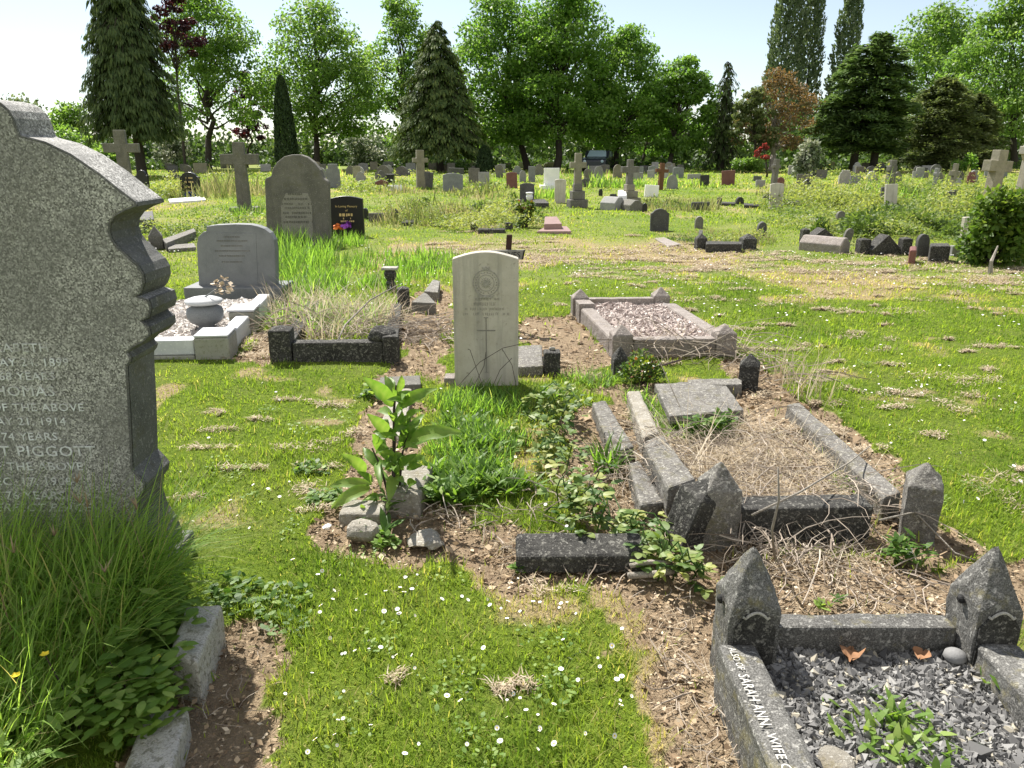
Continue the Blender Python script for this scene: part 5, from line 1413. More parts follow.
def black_stone():
    x, y = U(348, 236); w = wid(33, y); h = zat(196, y); z0 = .0
    t = thing('headstone', (x, y, 0), 'small polished black headstone with gold lettering and bright flowers at its foot', 'headstone')
    a = w / 2
    O = [(x - a, -.1), (x + a, -.1), (x + a, h * .93)] + [(x + a - 2 * a * i / 10, h * .93 + h * .07 * math.sin(PI * i / 10)) for i in range(1, 10)] + [(x - a, h * .93)]
    mk('stone_body', prism_y(O, y, y + .09), M['black'], t, bevel=.008)
    for g in (upright(text_geo('In Loving Memory', .052), x, y - .003, h * .72), upright(text_geo('of', .05), x, y - .003, h * .62)): mk('gilt_lettering', g, M['gold'], t)
    letters_on(t, x, y - .002, [(h * .53, .26, .05), (h * .44, .13, .03), (h * .37, .22, .03)], 'gold', 5)
    for i, (dx, dz, m, lb) in enumerate(((-.11, .13, 'orange', 'orange'), (0.0, .17, 'violet', 'violet'))):
        f = thing('flower_bunch', (x + dx, y - .14, 0), lb + ' artificial flower bunch in front of the small black headstone', 'flowers')
        rnd = random.Random(i); gg = []
        for k in range(46):
            d = Vector((rnd.gauss(0, 1), rnd.gauss(0, 1), abs(rnd.gauss(0, 1)))).normalized(); c = Vector((x + dx, y - .14, dz))
            s = d.cross(Vector((.2, .4, 1))).normalized(); p = c + d * rnd.uniform(.05, .1); n = d.cross(s)
            gg.append(([tuple(p - s * .03), tuple(p - n * .03), tuple(p + s * .03 + d * .02), tuple(p + n * .03 + d * .02)], [(0, 1, 2, 3)]))
        mk('petals', join(*gg), M[m], f)
        mk('stalk', tube([(x + dx, y - .14, -.02), (x + dx, y - .14, dz)], .012, 6), M['weed'], f)
black_stone()

cross(130, 207, 130, 32, 143.5, 152.5, 10.5, 'brownstone', 'brown stone cross with stubby arms behind the tall granite headstone', ((22, .12),), rz=.25)
cross(245, 211, 142, 36, 154, 164.5, 11, 'brownstone', 'dark brown stone cross standing on its own beside the tall round topped headstone', ((26, .1),), rz=.15)
hs(192, 197, 21, 172, 'ogee', 'black', 'black headstone with a gilt design, blue flowers and a pale slab before it')
x, y = U(192, 197)
letters_on(bpy.data.objects[[o.name for o in bpy.data.objects if o.get('label', '').startswith('black headstone with a gilt')][0]], x, y - .08, [(zat(178, y), .2, .05), (zat(182, y), .3, .06), (zat(187, y), .36, .06), (zat(191, y), .3, .05)], 'gold', 8)
one('flat_slab', quad_slab([(168, 199), (203, 196), (206, 199.5), (170, 202)], .05, .1), M['white'], 'pale slab lying flat before the black headstone with blue flowers', 'slab')
def blueflowers():
    x, y = U(193, 197); y -= .25; f = thing('flower_bunch', (x, y, 0), 'blue flower bunch on the pale slab before the gilt black headstone', 'flowers')
    c = Cloud(); n = 220; p = unit(RP.normal(0, 1, (n, 3))); p[:, 2] = abs(p[:, 2])
    c.leaves(p * np.array([.2, .12, .12]) + np.array([x, y, .05]), unit(RP.normal(0, 1, (n, 3))), p, .06, .05, .5)
    c.build('petals', M['blue'], f); mk('stalk', tube([(x, y, -.05), (x, y, .1)], .02, 6), M['weed'], f)
blueflowers()
hs(145, 197, 13, 170, 'shoulder', 'black', 'dark headstone tucked between the buff cross and yellow green weeds', rz=-.2)
hs(201, 173, 14, 163, 'flat', 'sand', 'small tan block headstone far off under the open crowned tree')
hs(334, 188, 13.5, 164, 'clip', 'slate', 'bluish grey headstone with stepped top near the tall round topped stone')
# low kerb grave near the two crosses
one('kerb_block', quad_slab([(134, 212), (153, 211), (154, 219), (134, 220)], .26, .4), M['darkstone'], 'squat dark block among weeds just over the scrolled shoulder of the granite headstone', 'stone block', .02)
def leftkerb():
    x, y = U(157, 249)
    t = thing('grave_kerb', (x, y, 0), 'low dark kerb with one pointed mossy post, near the scrolled shoulder of the granite headstone', 'grave kerb')
    mk('corner_post', xf(post_geo(.2, .2, .2, .36), (x, y, 0), .4), M['brownstone'], t, bevel=.01)
    mk('front_kerb', quad_slab([(120, 243), (150, 241), (152, 247), (120, 250)], .13, .25), M['sooty'], t, bevel=.01)
    mk('side_kerb', quad_slab([(162, 239), (194, 228), (196, 231), (166, 243)], .13, .25), M['oldkerb'], t, bevel=.01)
    mk('cross_kerb', quad_slab([(168, 245), (194, 243), (196, 247), (168, 249)], .06, .2), M['oldkerb'], t, bevel=.01)
leftkerb()

H = [  # px, base, width, top, outline, stone, label
    (384, 180, 17, 165, 'shoulder', 'brownstone', 'wide brown headstone with shoulders behind the tiny gabled tablet'),
    (391, 184, 8, 174, 'flat', 'black', 'little black headstone between the wide brown stone and white tablet'),
    (382, 188.5, 13, 179.5, 'peak', 'redgran', 'tiny red gabled tablet lit along its sloping top'),
    (395, 191, 14, 185, 'flat', 'white', 'low white marble tablet next to the tiny red gabled one'),
    (402, 176, 17, 166, 'shoulder', 'darkstone', 'dark broad headstone in the row under the drooping branches'),
    (428, 189, 9, 172, 'flat', 'darkstone', 'narrow dark headstone right against the slim buff cross'),
    (453, 191.5, 20, 173, 'curve', 'slate', 'clean grey headstone with slightly curved top before the golden conifer'),
    (456, 175, 15, 168, 'flat', 'darkstone', 'dark low headstone peeping over the clean grey one'),
    (474, 185, 11, 168, 'flat', 'brownstone', 'taller grey brown headstone paired behind a grey one by the small yew'),
    (484, 187, 11, 172, 'flat', 'greystone', 'shorter grey headstone with pale flowers, just before the small yew'),
    (512, 188, 11, 172, 'curve', 'redgran', 'dull red headstone in dry grass between small yew and white marble stone'),
    (560, 203, 11, 179, 'curve', 'portland', 'slim pale headstone like a war grave just in front of the white marble one'),
    (651, 197, 14, 185, 'flat', 'white', 'leaning white marble tablet beside the rusty timber cross'),
    (672, 189, 11, 175, 'gothic', 'greystone', 'grey pointed headstone just past the rusty timber cross'),
    (636, 180, 12, 172, 'flat', 'greystone', 'low pale grey block headstone in the far row past the stepped cross'),
    (651, 178, 7, 170, 'flat', 'greystone', 'narrow pale grey headstone far off, tall neighbour of a low block'),
    (694, 179, 13, 174, 'flat', 'greystone', 'wide low grey headstone far off before the leaning lime trunk'),
    (704.5, 186, 9, 175, 'flat', 'black', 'small black headstone with white ornaments beside the red granite one'),
    (728, 185, 14, 170.5, 'trap', 'redgran', 'red granite headstone wider at its top, alone on open grass'),
    (760, 187, 9.5, 180, 'flat', 'greystone', 'small square grey headstone close to the slender tall cross'),
    (757, 181, 8, 176, 'flat', 'darkstone', 'tiny dark headstone behind the small square grey one'),
    (775.5, 209, 13.5, 183, 'curve', 'portland', 'clean pale war grave headstone alone at the edge of the wild growth'),
    (779.5, 188, 8, 177, 'round', 'redgran', 'round topped red brown headstone peeping over the clean pale war grave'),
    (659, 231, 18.5, 208.5, 'ogee', 'darkstone', 'small dark headstone with shaped top alone in the mown grass'),
    (700, 210, 18, 202, 'flat', 'darkstone', 'low dark block headstone half lost in grey dead stems'),
    (761, 238, 9, 221.5, 'gothic', 'darkstone', 'dark leaning pointed stone beside the kerb with two gabled posts'),
    (698.5, 229, 8, 216, 'gothic', 'brownstone', 'small brown pointed stone poking from weeds behind the kerb with gabled posts'),
    (839.5, 223.5, 9, 211, 'round', 'brownstone', 'small round topped brown stone at the edge of wild growth'),
    (890, 212, 12.5, 184, 'flat', 'portland', 'pale plain headstone in wild growth below the ringed cross'),
    (882.5, 208, 9, 187, 'flat', 'darkstone', 'dark headstone edge behind the pale plain one in wild growth'),
    (843.5, 184, 10.5, 170, 'clip', 'greystone', 'grey headstone with notched shoulders before the twin dark trunks'),
    (855, 185, 11, 175.5, 'trap', 'slate', 'leaning pale blue grey headstone next to the notched grey one'),
    (820.5, 179, 11, 169.5, 'flat', 'brownstone', 'brown square headstone before the pale flowering shrub'),
    (804, 187, 15, 174, 'flat', 'brownstone', 'wide grey brown headstone just behind the small black one'),
    (807, 192, 11, 179, 'peak', 'black', 'small black peaked headstone at the edge of yellow green bushes'),
    (921, 257, 12, 234, 'gothic', 'darkstone', 'dark pointed stone between the black gabled kerb and the bright bush'),
    (954.5, 256, 10, 245.5, 'flat', 'greystone', 'small grey square block at the foot of the bright bush'),
    (963, 249, 6, 217, 'flat', 'portland', 'pale thin headstone seen edge on beside the bright bush'),
    (970, 190, 8, 172, 'clip', 'redgran', 'reddish headstone between the small crosses and the big buff cross'),
    (956, 191, 7, 178, 'flat', 'greystone', 'narrow grey headstone in bare stems between small cross and big buff cross'),
    (915, 178, 6, 171, 'flat', 'greystone', 'tiny far grey headstone under the dark evergreens'),
    (925, 178, 6, 172, 'round', 'brownstone', 'tiny far round topped brown headstone under the dark evergreens'),
    (875, 181, 8, 176, 'flat', 'redgran', 'tiny far reddish headstone close under the ringed cross'),
]
for a in H: hs(*a, lean=RP.normal(0, .05), side=RP.normal(0, .04))
hs(527, 203, 14.5, 183, 'curve', 'darkstone', 'dark brown headstone with a stepped black plinth and white vase', base=(1.3, .5, .1), basemat='sooty')
hs(551.5, 189, 15.5, 168, 'flat', 'white', 'bright white marble headstone on a broad white plinth', base=(1.5, .5, .15), basemat='white')
tag(mk('flower_vase', xf(lathe([(.06, 0), (.09, .04), (.1, .1), (.08, .16), (.11, .2), (.1, .22), (.0, .23)], 12), (*U(529.5, 204), .1)), M['white'], loc=(*U(529.5, 204), .1)), 'small white flower vase on the stepped black plinth', 'vase')
one('grave_slab', quad_slab([(532, 199), (545, 199), (549, 203), (535, 203)], .12, .3), M['sooty'], 'black slab in front of the dark brown headstone with white vase', 'slab', .01)

cross(421, 189, 150, 15, 158, 162.5, 7.5, 'sand', 'slim buff stone cross against the golden conifer', rz=.3)
cross(577, 207, 153, 16.5, 162, 168, 6.5, 'sand', 'buff stone cross on three square steps, plain open grass round it', ((18, .2), (13, .22), (8.5, .18)), 'brownstone', rz=.2)
cross(628.5, 204, 159.5, 18.5, 166.5, 172.5, 6, 'brownstone', 'grey brown stone cross on three steps among pale blocks', ((19, .18), (14, .18), (9, .18)), 'sand', rz=.3)
cross(660, 190, 163, 13.5, 169, 172.5, 4.5, 'rustwood', 'rusty red brown timber cross next to a white tablet', rz=.3, side=.05)
cross(773, 189, 159, 10, 165, 168, 5, 'brownstone', 'slender tall grey cross before the pale dead trunk', rz=.5, side=.06)
cross(888, 196, 160, 9, 166, 171, 6.5, 'brownstone', 'ringed grey cross with mossy head behind the pale plain headstone', rz=.3, ring=True, flare=.6)
cross(932, 196, 168, 7, 173, 176, 4, 'greystone', 'small grey cross tilted on a flared foot in wild growth', ((9, .12),), rz=.6, side=.08)
cross(950, 196, 163.5, 12.5, 171, 176, 4.5, 'sand', 'small buff cross on a dark pedestal in wild growth', ((13, .35),), 'darkstone', rz=.5, side=.06)
cross(989, 206, 150, 30, 160.5, 171.5, 11.5, 'sand', 'big buff stone cross with thick arms rising over the bright bush', rz=.35, side=.05)
cross(1017, 206, 136, 26, 147, 155, 8, 'portland', 'tall pale ringed cross at the edge of view behind the bright bush', rz=.5, ring=True, side=.08)
hs(951, 208, 17, 190, 'curve', 'darkstone', 'broad dark stone half covered in weeds below the small buff cross', rz=.4)
for px, py, r, lb in ((612, 193, .22, 'pale lump of stone beside the stepped grey brown cross'), ):
    pass
one('stone_block', quad_slab([(618, 190), (626, 190), (627, 195), (618, 195)], .35, .5), M['white'], 'pale cream block beside the stepped grey brown cross', 'stone block', .03)

# fallen coping and small black pedestals by the stepped cross
def coping(px4, z, h, mat, label, name='coped_stone'):
    """ridge topped coping stone lying between two picture points"""
    (ax, ay), (bx, by), w, hh = px4
    p, q = Vector(U(ax, ay)), Vector(U(bx, by)); d = (q - p).normalized(); s = Vector((-d.y, d.x))
    sec = [(-w, -.1), (w, -.1), (w, hh * .55), (w * .3, hh), (-w * .3, hh), (-w, hh * .55)]
    v = [tuple((*(c + s * a), b)) for c in (p, q) for a, b in sec]
    n = 6; f = [tuple(range(n)), tuple(range(2 * n - 1, n - 1, -1))] + [(i, i + n, (i + 1) % n + n, (i + 1) % n) for i in range(n)]
    return tag(mk(name, (v, f), M[mat], loc=((p.x + q.x) / 2, (p.y + q.y) / 2, 0), bevel=.02), label, 'coped stone')
coping(((605, 209), (620, 210), .22, .32), 0, 0, 'greystone', 'grey ridged coping stone lying in grass near the stepped grey brown cross')
coping(((622, 209), (637, 211), .2, .26), 0, 0, 'brownstone', 'lower fallen coping stone close beside the grey ridged one')
hs(606, 208, 4, 197, 'gothic', 'black', 'narrow black pointed post at the end of the grey ridged coping', name='kerb_post', cat='post')
hs(613, 203, 9, 194, 'clip', 'black', 'small black pedestal behind the grey ridged coping', name='pedestal', cat='pedestal')
hs(600.5, 196, 4, 189, 'clip', 'black', 'tiny black cross shaped marker in short grass', name='grave_marker', cat='marker')
hs(644.5, 212, 5, 203, 'gothic', 'black', 'little black pointed post near the small dark shaped headstone', name='kerb_post', cat='post')
hs(632, 203, 12, 193, 'round', 'darkstone', 'low dark rounded stone under the stepped grey brown cross')
hs(586, 187, 12, 178, 'round', 'darkstone', 'dark rusty rounded stone near the buff stepped cross')

# rose granite two level slab grave
def rose():
    t = thing('ledger_grave', (*U(552, 230), 0), 'rose granite grave slab in two levels beside a small flowering bush', 'grave')
    mk('lower_slab', quad_slab([(546, 226), (567, 226), (571.5, 231), (537, 231)], .05, .2), M['pinkslab'], t, bevel=.012)
    mk('upper_slab', quad_slab([(545, 216.5), (557, 216.5), (562, 223.5), (544, 224)], .15, .2), M['pinkslab'], t, bevel=.012)
rose()
def kerbset(name_label, pxs, kerbs, mat):
    """posts: (px, base, width px, top, style); kerbs as top quads"""
    x, y = U(pxs[0][0], pxs[0][1])
    t = thing('grave_kerb', (x, y, 0), name_label, 'grave kerb')
    for (px, pb, w, pt, style) in pxs:
        x, y = U(px, pb); W_ = wid(w, y); h = zat(pt, y)
        if style == 'pyr': g = post_geo(W_, W_, h * .66, h, -.15)
        elif style == 'flat': g = post_geo(W_, W_, h * .9, h, -.15)
        else: g = prism_y(outline(style, W_, h), -W_ * .3, W_ * .3)
        mk('corner_post' if style in ('pyr', 'flat') else 'gabled_stone', xf(g, (x, y + W_ * .3, 0), .06), M[mat], t, bevel=.01)
    for q, z, h in kerbs: mk('kerb_length', quad_slab(q, z, h), M[mat], t, bevel=.01)
    return t
kerbset('sooty kerb with two gabled posts, tall dry weeds growing inside', [(701, 249, 10.5, 233, 'pyr'), (748.5, 249, 14, 233.5, 'pyr'), (699, 228, 7, 216.5, 'pyr')],
        [([(706, 241), (742, 241.5), (742, 244), (706, 244)], .12, .25), ([(698, 238), (702, 238), (703, 230), (699, 230)], .1, .2)], 'sooty')
kerbset('black kerb with low square posts beside the rose granite grave', [(474, 231, 7, 222, 'flat'), (509, 231, 7.5, 222, 'flat')], [([(478, 228), (505, 228), (505, 229.5), (478, 229.5)], .08, .2)], 'sooty')
kerbset('black kerb with a broken dark finial, in pale seeding weeds', [(395, 222, 7, 209, 'gothic')], [([(401, 220), (415, 219.5), (415, 222), (401, 222.5)], .08, .2), ([(430, 221), (448, 222), (448, 224), (430, 223)], .07, .2)], 'sooty')
hs(377, 222, 16, 213, 'flat', 'brownstone', 'low brown mossy block beside the broken black finial', name='stone_block', cat='stone block')
hs(365.5, 219, 6, 208, 'gothic', 'black', 'small black rounded stone just past the black headstone with flowers')
kerbset('low kerb on open grass with a black urn shaped stone on it', [(719.5, 205, 4, 197, 'flat'), (740, 204, 8, 197, 'gothic')], [([(722, 201.5), (735, 202), (735, 203.5), (721, 203)], .08, .2), ([(744, 203), (759, 204), (759, 205.5), (744, 205)], .08, .2)], 'sooty')
kerbset('black gabled end stone with one square post behind a round coping', [(804.5, 244, 7.5, 228, 'flat'), (823, 243, 29, 228.5, 'ped')], [], 'sooty')
coping(((803, 249), (845, 253), .16, .22), 0, 0, 'pink', 'long rounded pinkish coping stone lying before the black gabled end stone')
kerbset('black gabled kerb stone between two flat topped posts', [(863.5, 254, 11, 238, 'flat'), (886, 255, 31, 235, 'ped'), (905, 255, 10, 237, 'flat')], [], 'sooty')
hs(845, 244, 8, 228, 'gothic', 'brownstone', 'broken brown stone leaning among twigs between the two black gabled ends', side=.25)
hs(870.5, 235, 4.5, 227, 'gothic', 'black', 'small black leaning finial behind the black gabled kerb stone', side=.15)
one('stone_block', quad_slab([(930, 243), (949, 243), (951, 246), (931, 246)], .22, .4), M['sooty'], 'long dark box shaped stone between pointed stone and small grey block', 'stone block', .02)
one('stone_block', quad_slab([(910, 246), (917, 246), (917, 250), (910, 250)], .2, .35), M['redgran'], 'small reddish block beside the flat topped post and the dark pointed stone', 'stone block', .02)
one('flat_slab', quad_slab([(795, 215), (812, 214), (829, 221), (826, 223)], .04, .1), M['portland'], 'long thin pale slab flat in grass at the edge of wild growth', 'slab', .01)
one('flat_slab', quad_slab([(655, 238), (664, 237), (681, 244), (668, 246)], .03, .1), M['pink'], 'pale broken slab flat in the grass behind the pinkish kerb, before the kerb with gabled posts', 'slab', .01)
hs(768, 200, 12, 192, 'gothic', 'darkstone', 'dark heap shaped stone beside the clean pale war grave', side=.2)
one('flat_slab', quad_slab([(783, 199), (798, 199), (800, 202), (783, 202)], .1, .2), M['darkstone'], 'dark flat kerb slab next to the clean pale war grave', 'slab', .01)

# far rows under the trees
rf = random.Random(12)
FAR = 0
for i in range(120):
    pyb = rf.choice((168.5, 170, 171.5, 173, 175, 178, 182))
    px = rf.uniform(165, 700) if i < 84 else rf.uniform(790, 1010)
    if any(abs(px - q) < 9 for q in (245, 298, 334, 208, 421, 577, 628)): continue
    hh = rf.uniform(6.5, 10.5) * (.8 + (pyb - 168) * .05)
    hs(px, pyb, rf.uniform(6, 11), pyb - hh, rf.choice(('flat', 'curve', 'round', 'shoulder', 'gothic', 'flat')), rf.choice(('greystone', 'brownstone', 'darkstone', 'slate', 'greystone', 'brownstone', 'sand')),
       'small weathered headstone in the distant rows under the trees', group='distant headstones under the trees', thick=.12)

# parked car far off under the limes
def car():
    x, y = U(597, 172.5); y = 58; x = XZ(598, 168, y)[0]; z0 = 0.0
    t = thing('parked_car', (x, y, 0), 'dark parked car with a pale sky reflecting windscreen under the lime trees', 'car')
    L, Wd = 4.1, 1.75; rz = 1.3
    prof = [(-L / 2, .28), (-L / 2, .75), (-L / 2 + .15, .88), (-L * .22, .98), (-L * .06, 1.42), (L * .22, 1.45), (L * .40, 1.02), (L / 2 - .1, .95), (L / 2, .7), (L / 2, .28)]
    mk('body', xf(prism_y(prof, -Wd / 2, Wd / 2), (x, y, z0), rz), M['carpaint'], t, bevel=.06)
    s = (-L * .22 + .05, 1.0), (-L * .06 - .02, 1.40)
    v = [(s[0][0], -.7, s[0][1] + .02), (s[0][0], .7, s[0][1] + .02), (s[1][0], .6, s[1][1] + .03), (s[1][0], -.6, s[1][1] + .03)]
    g = xf((v + [(a, b, c - .02) for a, b, c in v], [(0, 1, 2, 3), (7, 6, 5, 4), (0, 4, 5, 1), (1, 5, 6, 2), (2, 6, 7, 3), (3, 7, 4, 0)]), (x, y, z0), rz)
    mk('windscreen', g, M['glass'], t)
    for sy in (-1, 1):
        w = [(-L * .05, 1.0), (-L * .02, 1.36), (L * .2, 1.38), (L * .32, 1.02)]
        mk('side_window', xf(prism_y(w, sy * Wd / 2 - .01, sy * Wd / 2 + .01), (x, y, z0), rz), M['glass'], t)
        for wx in (-L * .31, L * .31):
            wh = lathe([(.2, -.1), (.31, -.09), (.31, .09), (.2, .1)], 16)
            mk('wheel', xf(xf(wh, rx=PI / 2), (x, y, .31), rz) if False else xf([(a + wx, b + sy * (Wd / 2 - .08), c + .31) for a, b, c in xf(wh, rx=PI / 2)[0]] and ([(a + wx, b + sy * (Wd / 2 - .08), c + .31) for a, b, c in xf(wh, rx=PI / 2)[0]], wh[1]), (x, y, 0), rz), M['ink'], t)
        hl = lathe([(.0, 0), (.1, .0), (.1, .03), (.0, .05)], 12)
        mk('headlight', xf(([(a - L / 2 - .01, b + sy * .62, c + .7) for a, b, c in xf(hl, ry=-PI / 2)[0]], hl[1]), (x, y, 0), rz), M['glass'], t)
M['carpaint'] = plain('dark blue car paint', (.02, .025, .035), .25, .5, .05)
M['glass'] = plain('car glass painted pale as sky', (.3, .42, .48), .12, .9, .02)  # sky reflection put into the glass as a pale blue base colour
car()

# ------------------------------------------------------------------ wild growth between the graves
def wild():
    w = Cloud(); s = Cloud(); t = Cloud()
    def patch(px, py, rx, ry, h, n, kind, L=.1, tint=.55):
        h = h * (.42 if kind == 'seed' else .5); n = int(n * (.45 if kind == 'seed' else .8))
        if kind == 'leaf': n = int(n * 1.9); L = L * .62
        x, y = blob(px, py, rx, ry, n)
        e = 1 - ((x - U(px, py)[0]) / rx) ** 2 * .55 - ((y - U(px, py)[1]) / ry) ** 2 * .3
        nz = noise2(x, y, 1.1, 61) * .7 + noise2(x, y, .45, 62) * .3
        hh = h * e * (.06 + 3.4 * nz ** 2.6)
        tint = np.clip(tint + (noise2(x, y, .9, 63) - .5) * .7, .05, 1)
        if kind == 'leaf':
            z = hh * RP.random(n) ** .6; ph = RP.uniform(0, 2 * PI, n); el = RP.normal(.3, .5, n)
            d = np.stack((np.cos(ph) * np.cos(el), np.sin(ph) * np.cos(el), np.sin(el)), 1)
            Ls = L * RP.uniform(.6, 1.4, n)
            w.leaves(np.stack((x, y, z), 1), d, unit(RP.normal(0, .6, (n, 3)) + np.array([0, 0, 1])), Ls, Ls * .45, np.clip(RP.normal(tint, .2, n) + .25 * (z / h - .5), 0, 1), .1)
        else:
            (s if kind == 'seed' else t).ribbons(np.stack((x, y, np.zeros(n)), 1), RP.uniform(0, 2 * PI, n), RP.uniform(.02, .4, n), RP.uniform(.1, .9, n), np.clip(hh * RP.uniform(.6, 1.4, n), .03, 2), L * .16 * RP.uniform(.6, 1.4, n), np.clip(RP.normal(tint, .2, n), 0, 1), 3)
    # tall dry weeds inside the kerb with gabled posts
    patch(725, 238, .8, 1.2, .62, 900, 'seed', .12); patch(735, 240, .5, .8, .5, 900, 'leaf', .07, .75); patch(712, 243, .5, .5, .35, 400, 'leaf', .07, .3); patch(690, 240, .4, .5, .3, 300, 'leaf', .07, .35)
    # by the stepped cross and timber cross
    patch(672, 208, 1.2, 1.5, .9, 900, 'seed', .2); patch(665, 206, .7, 1, .7, 600, 'leaf', .1, .4); patch(690, 204, 1.0, 1.5, .5, 600, 'seed', .18, .5)
    # strip round the black kerb posts, centre
    patch(490, 226, 1.1, 1.5, .6, 1800, 'leaf', .1, .8); patch(500, 216, 1.2, 2, .6, 1000, 'seed', .2); patch(470, 212, 2, 2.5, .55, 900, 'seed', .25); patch(445, 222, 1.2, 1.2, .35, 900, 'leaf', .09, .85); patch(470, 226, .8, 1, .5, 900, 'leaf', .09, .85); patch(520, 208, 1.2, 2, .5, 600, 'seed', .22)
    patch(415, 222, 1.0, 1.6, .75, 900, 'seed', .16); patch(405, 218, .8, 1.4, .7, 800, 'leaf', .07, .55); patch(435, 218, 1.0, 2, .6, 700, 'leaf', .08, .6)
    patch(370, 190, 1.2, 2, .9, 800, 'leaf', .18, .75); patch(410, 192, 1.5, 2.5, .7, 700, 'seed', .25); patch(495, 195, 2.0, 3, .9, 900, 'seed', .3, .5); patch(460, 190, 2, 3, .5, 600, 'seed', .3)
    # round the first crosses
    patch(165, 196, 1.2, 2, 1.1, 1800, 'leaf', .16, .8); patch(225, 195, 1.8, 2.5, 1.0, 1300, 'seed', .25, .5); patch(215, 190, 1.5, 2, .9, 700, 'seed', .28); patch(150, 235, .8, .8, .35, 600, 'leaf', .08, .45)
    patch(175, 238, 1.0, .8, .35, 600, 'leaf', .09, .55); patch(200, 233, .9, .8, .4, 500, 'leaf', .08, .5); patch(245, 228, .8, .8, .5, 500, 'leaf', .1, .5); patch(210, 222, .6, .8, .5, 300, 'leaf', .08, .4)
    # wild strip in front of far rows
    for px in range(170, 1000, 34):
        patch(px + RP.uniform(-8, 8), RP.uniform(172, 177), 2.2, 2.5, RP.uniform(.3, .7), 170, RP.choice(('leaf', 'seed', 'tall')), .34, RP.uniform(.4, .85))
    for px in range(330, 700, 44):
        patch(px + RP.uniform(-8, 8), RP.uniform(178, 190), 1.8, 2.4, RP.uniform(.25, .6), 200, RP.choice(('leaf', 'seed', 'tall')), .24, RP.uniform(.4, .85))
    patch(607, 186, 1.6, 2, .8, 900, 'tall', .3, .55); patch(545, 196, .9, 1.5, .7, 500, 'tall', .2, .5)
    # big overgrown area
    for px, py, rx, ry, h, n, k, L, ti in ((870, 225, 2.2, 2.4, .55, 3600, 'leaf', .1, .6), (920, 228, 1.8, 2.2, .6, 3000, 'leaf', .1, .62), (840, 222, 1.0, 1.2, .4, 1000, 'leaf', .1, .5), (830, 210, 1.8, 2.5, .8, 2600, 'leaf', .13, .75), (860, 208, 2.2, 3, .8, 2600, 'leaf', .13, .75), (900, 212, 2.2, 3, .7, 2400, 'leaf', .12, .65),
                                 (935, 212, 1.8, 2.5, .6, 1800, 'leaf', .12, .6), (830, 200, 1.5, 2.5, 1.1, 2000, 'leaf', .16, .8), (820, 203, 1.0, 1.5, .7, 900, 'leaf', .14, .85), (855, 200, 2.5, 3.5, .8, 1000, 'tall', .2, .6), (880, 204, 1.5, 2, .6, 700, 'tall', .18, .65), (870, 207, 1.3, .8, .5, 500, 'seed', .2, .4), (905, 196, 2.5, 3.5, .9, 2000, 'leaf', .18, .7), (935, 192, 2.5, 3, .8, 1400, 'leaf', .18, .55),
                                 (960, 200, 1.5, 2.5, .9, 1200, 'leaf', .15, .75), (970, 190, 2, 3, 1.1, 800, 'seed', .3, .5), (790, 197, 1.0, 2, .6, 500, 'seed', .2, .5), (800, 190, 1.6, 2, .6, 400, 'seed', .24, .5), (950, 232, .8, 1.0, .5, 700, 'leaf', .09, .6), (850, 246, .4, .4, .2, 160, 'leaf', .06, .5), (808, 215, .7, .9, .35, 500, 'leaf', .1, .7), (890, 235, 1.4, 1.0, .45, 1400, 'leaf', .09, .6)):
        patch(px, py, rx, ry, h, n, k, L, ti)
    for k in range(60):      # taller separate clumps of dock, nettle and bramble
        px, py = (RP.uniform(815, 975), RP.uniform(192, 238)) if k < 52 else (RP.uniform(385, 540), RP.uniform(205, 228))
        x0, y0 = U(px, py); r = RP.uniform(.18, .5); h = RP.uniform(.2, .5); m = int(260 * (r / .35) ** 2 + 120); ti = RP.choice((.15, .3, .6, .85, .95))
        u = unit(RP.normal(0, 1, (m, 3))); u[:, 2] = np.abs(u[:, 2])
        p = u * (RP.random(m) ** .4)[:, None] * np.array([r, r, h]) + np.array([x0, y0, 0])
        Ls = RP.uniform(.05, .11, m)
        w.leaves(p, unit(u + RP.normal(0, .6, (m, 3))), unit(RP.normal(0, .5, (m, 3)) + np.array([0, 0, 1])), Ls, Ls * .5, np.clip(RP.normal(ti, .12, m), 0, 1), .1)
    tag(w.build('wild_weeds', M['weed2']), kind='stuff'); tag(s.build('seeding_grass', M['seed']), kind='stuff'); tag(t.build('wild_grass', M['tall']), kind='stuff')
M['weed2'] = leafmat('light wild weeds', [(0, (.05, .09, .025)), (.5, (.13, .195, .05)), (1, (.28, .31, .11))], .4, .55, .25)
wild()

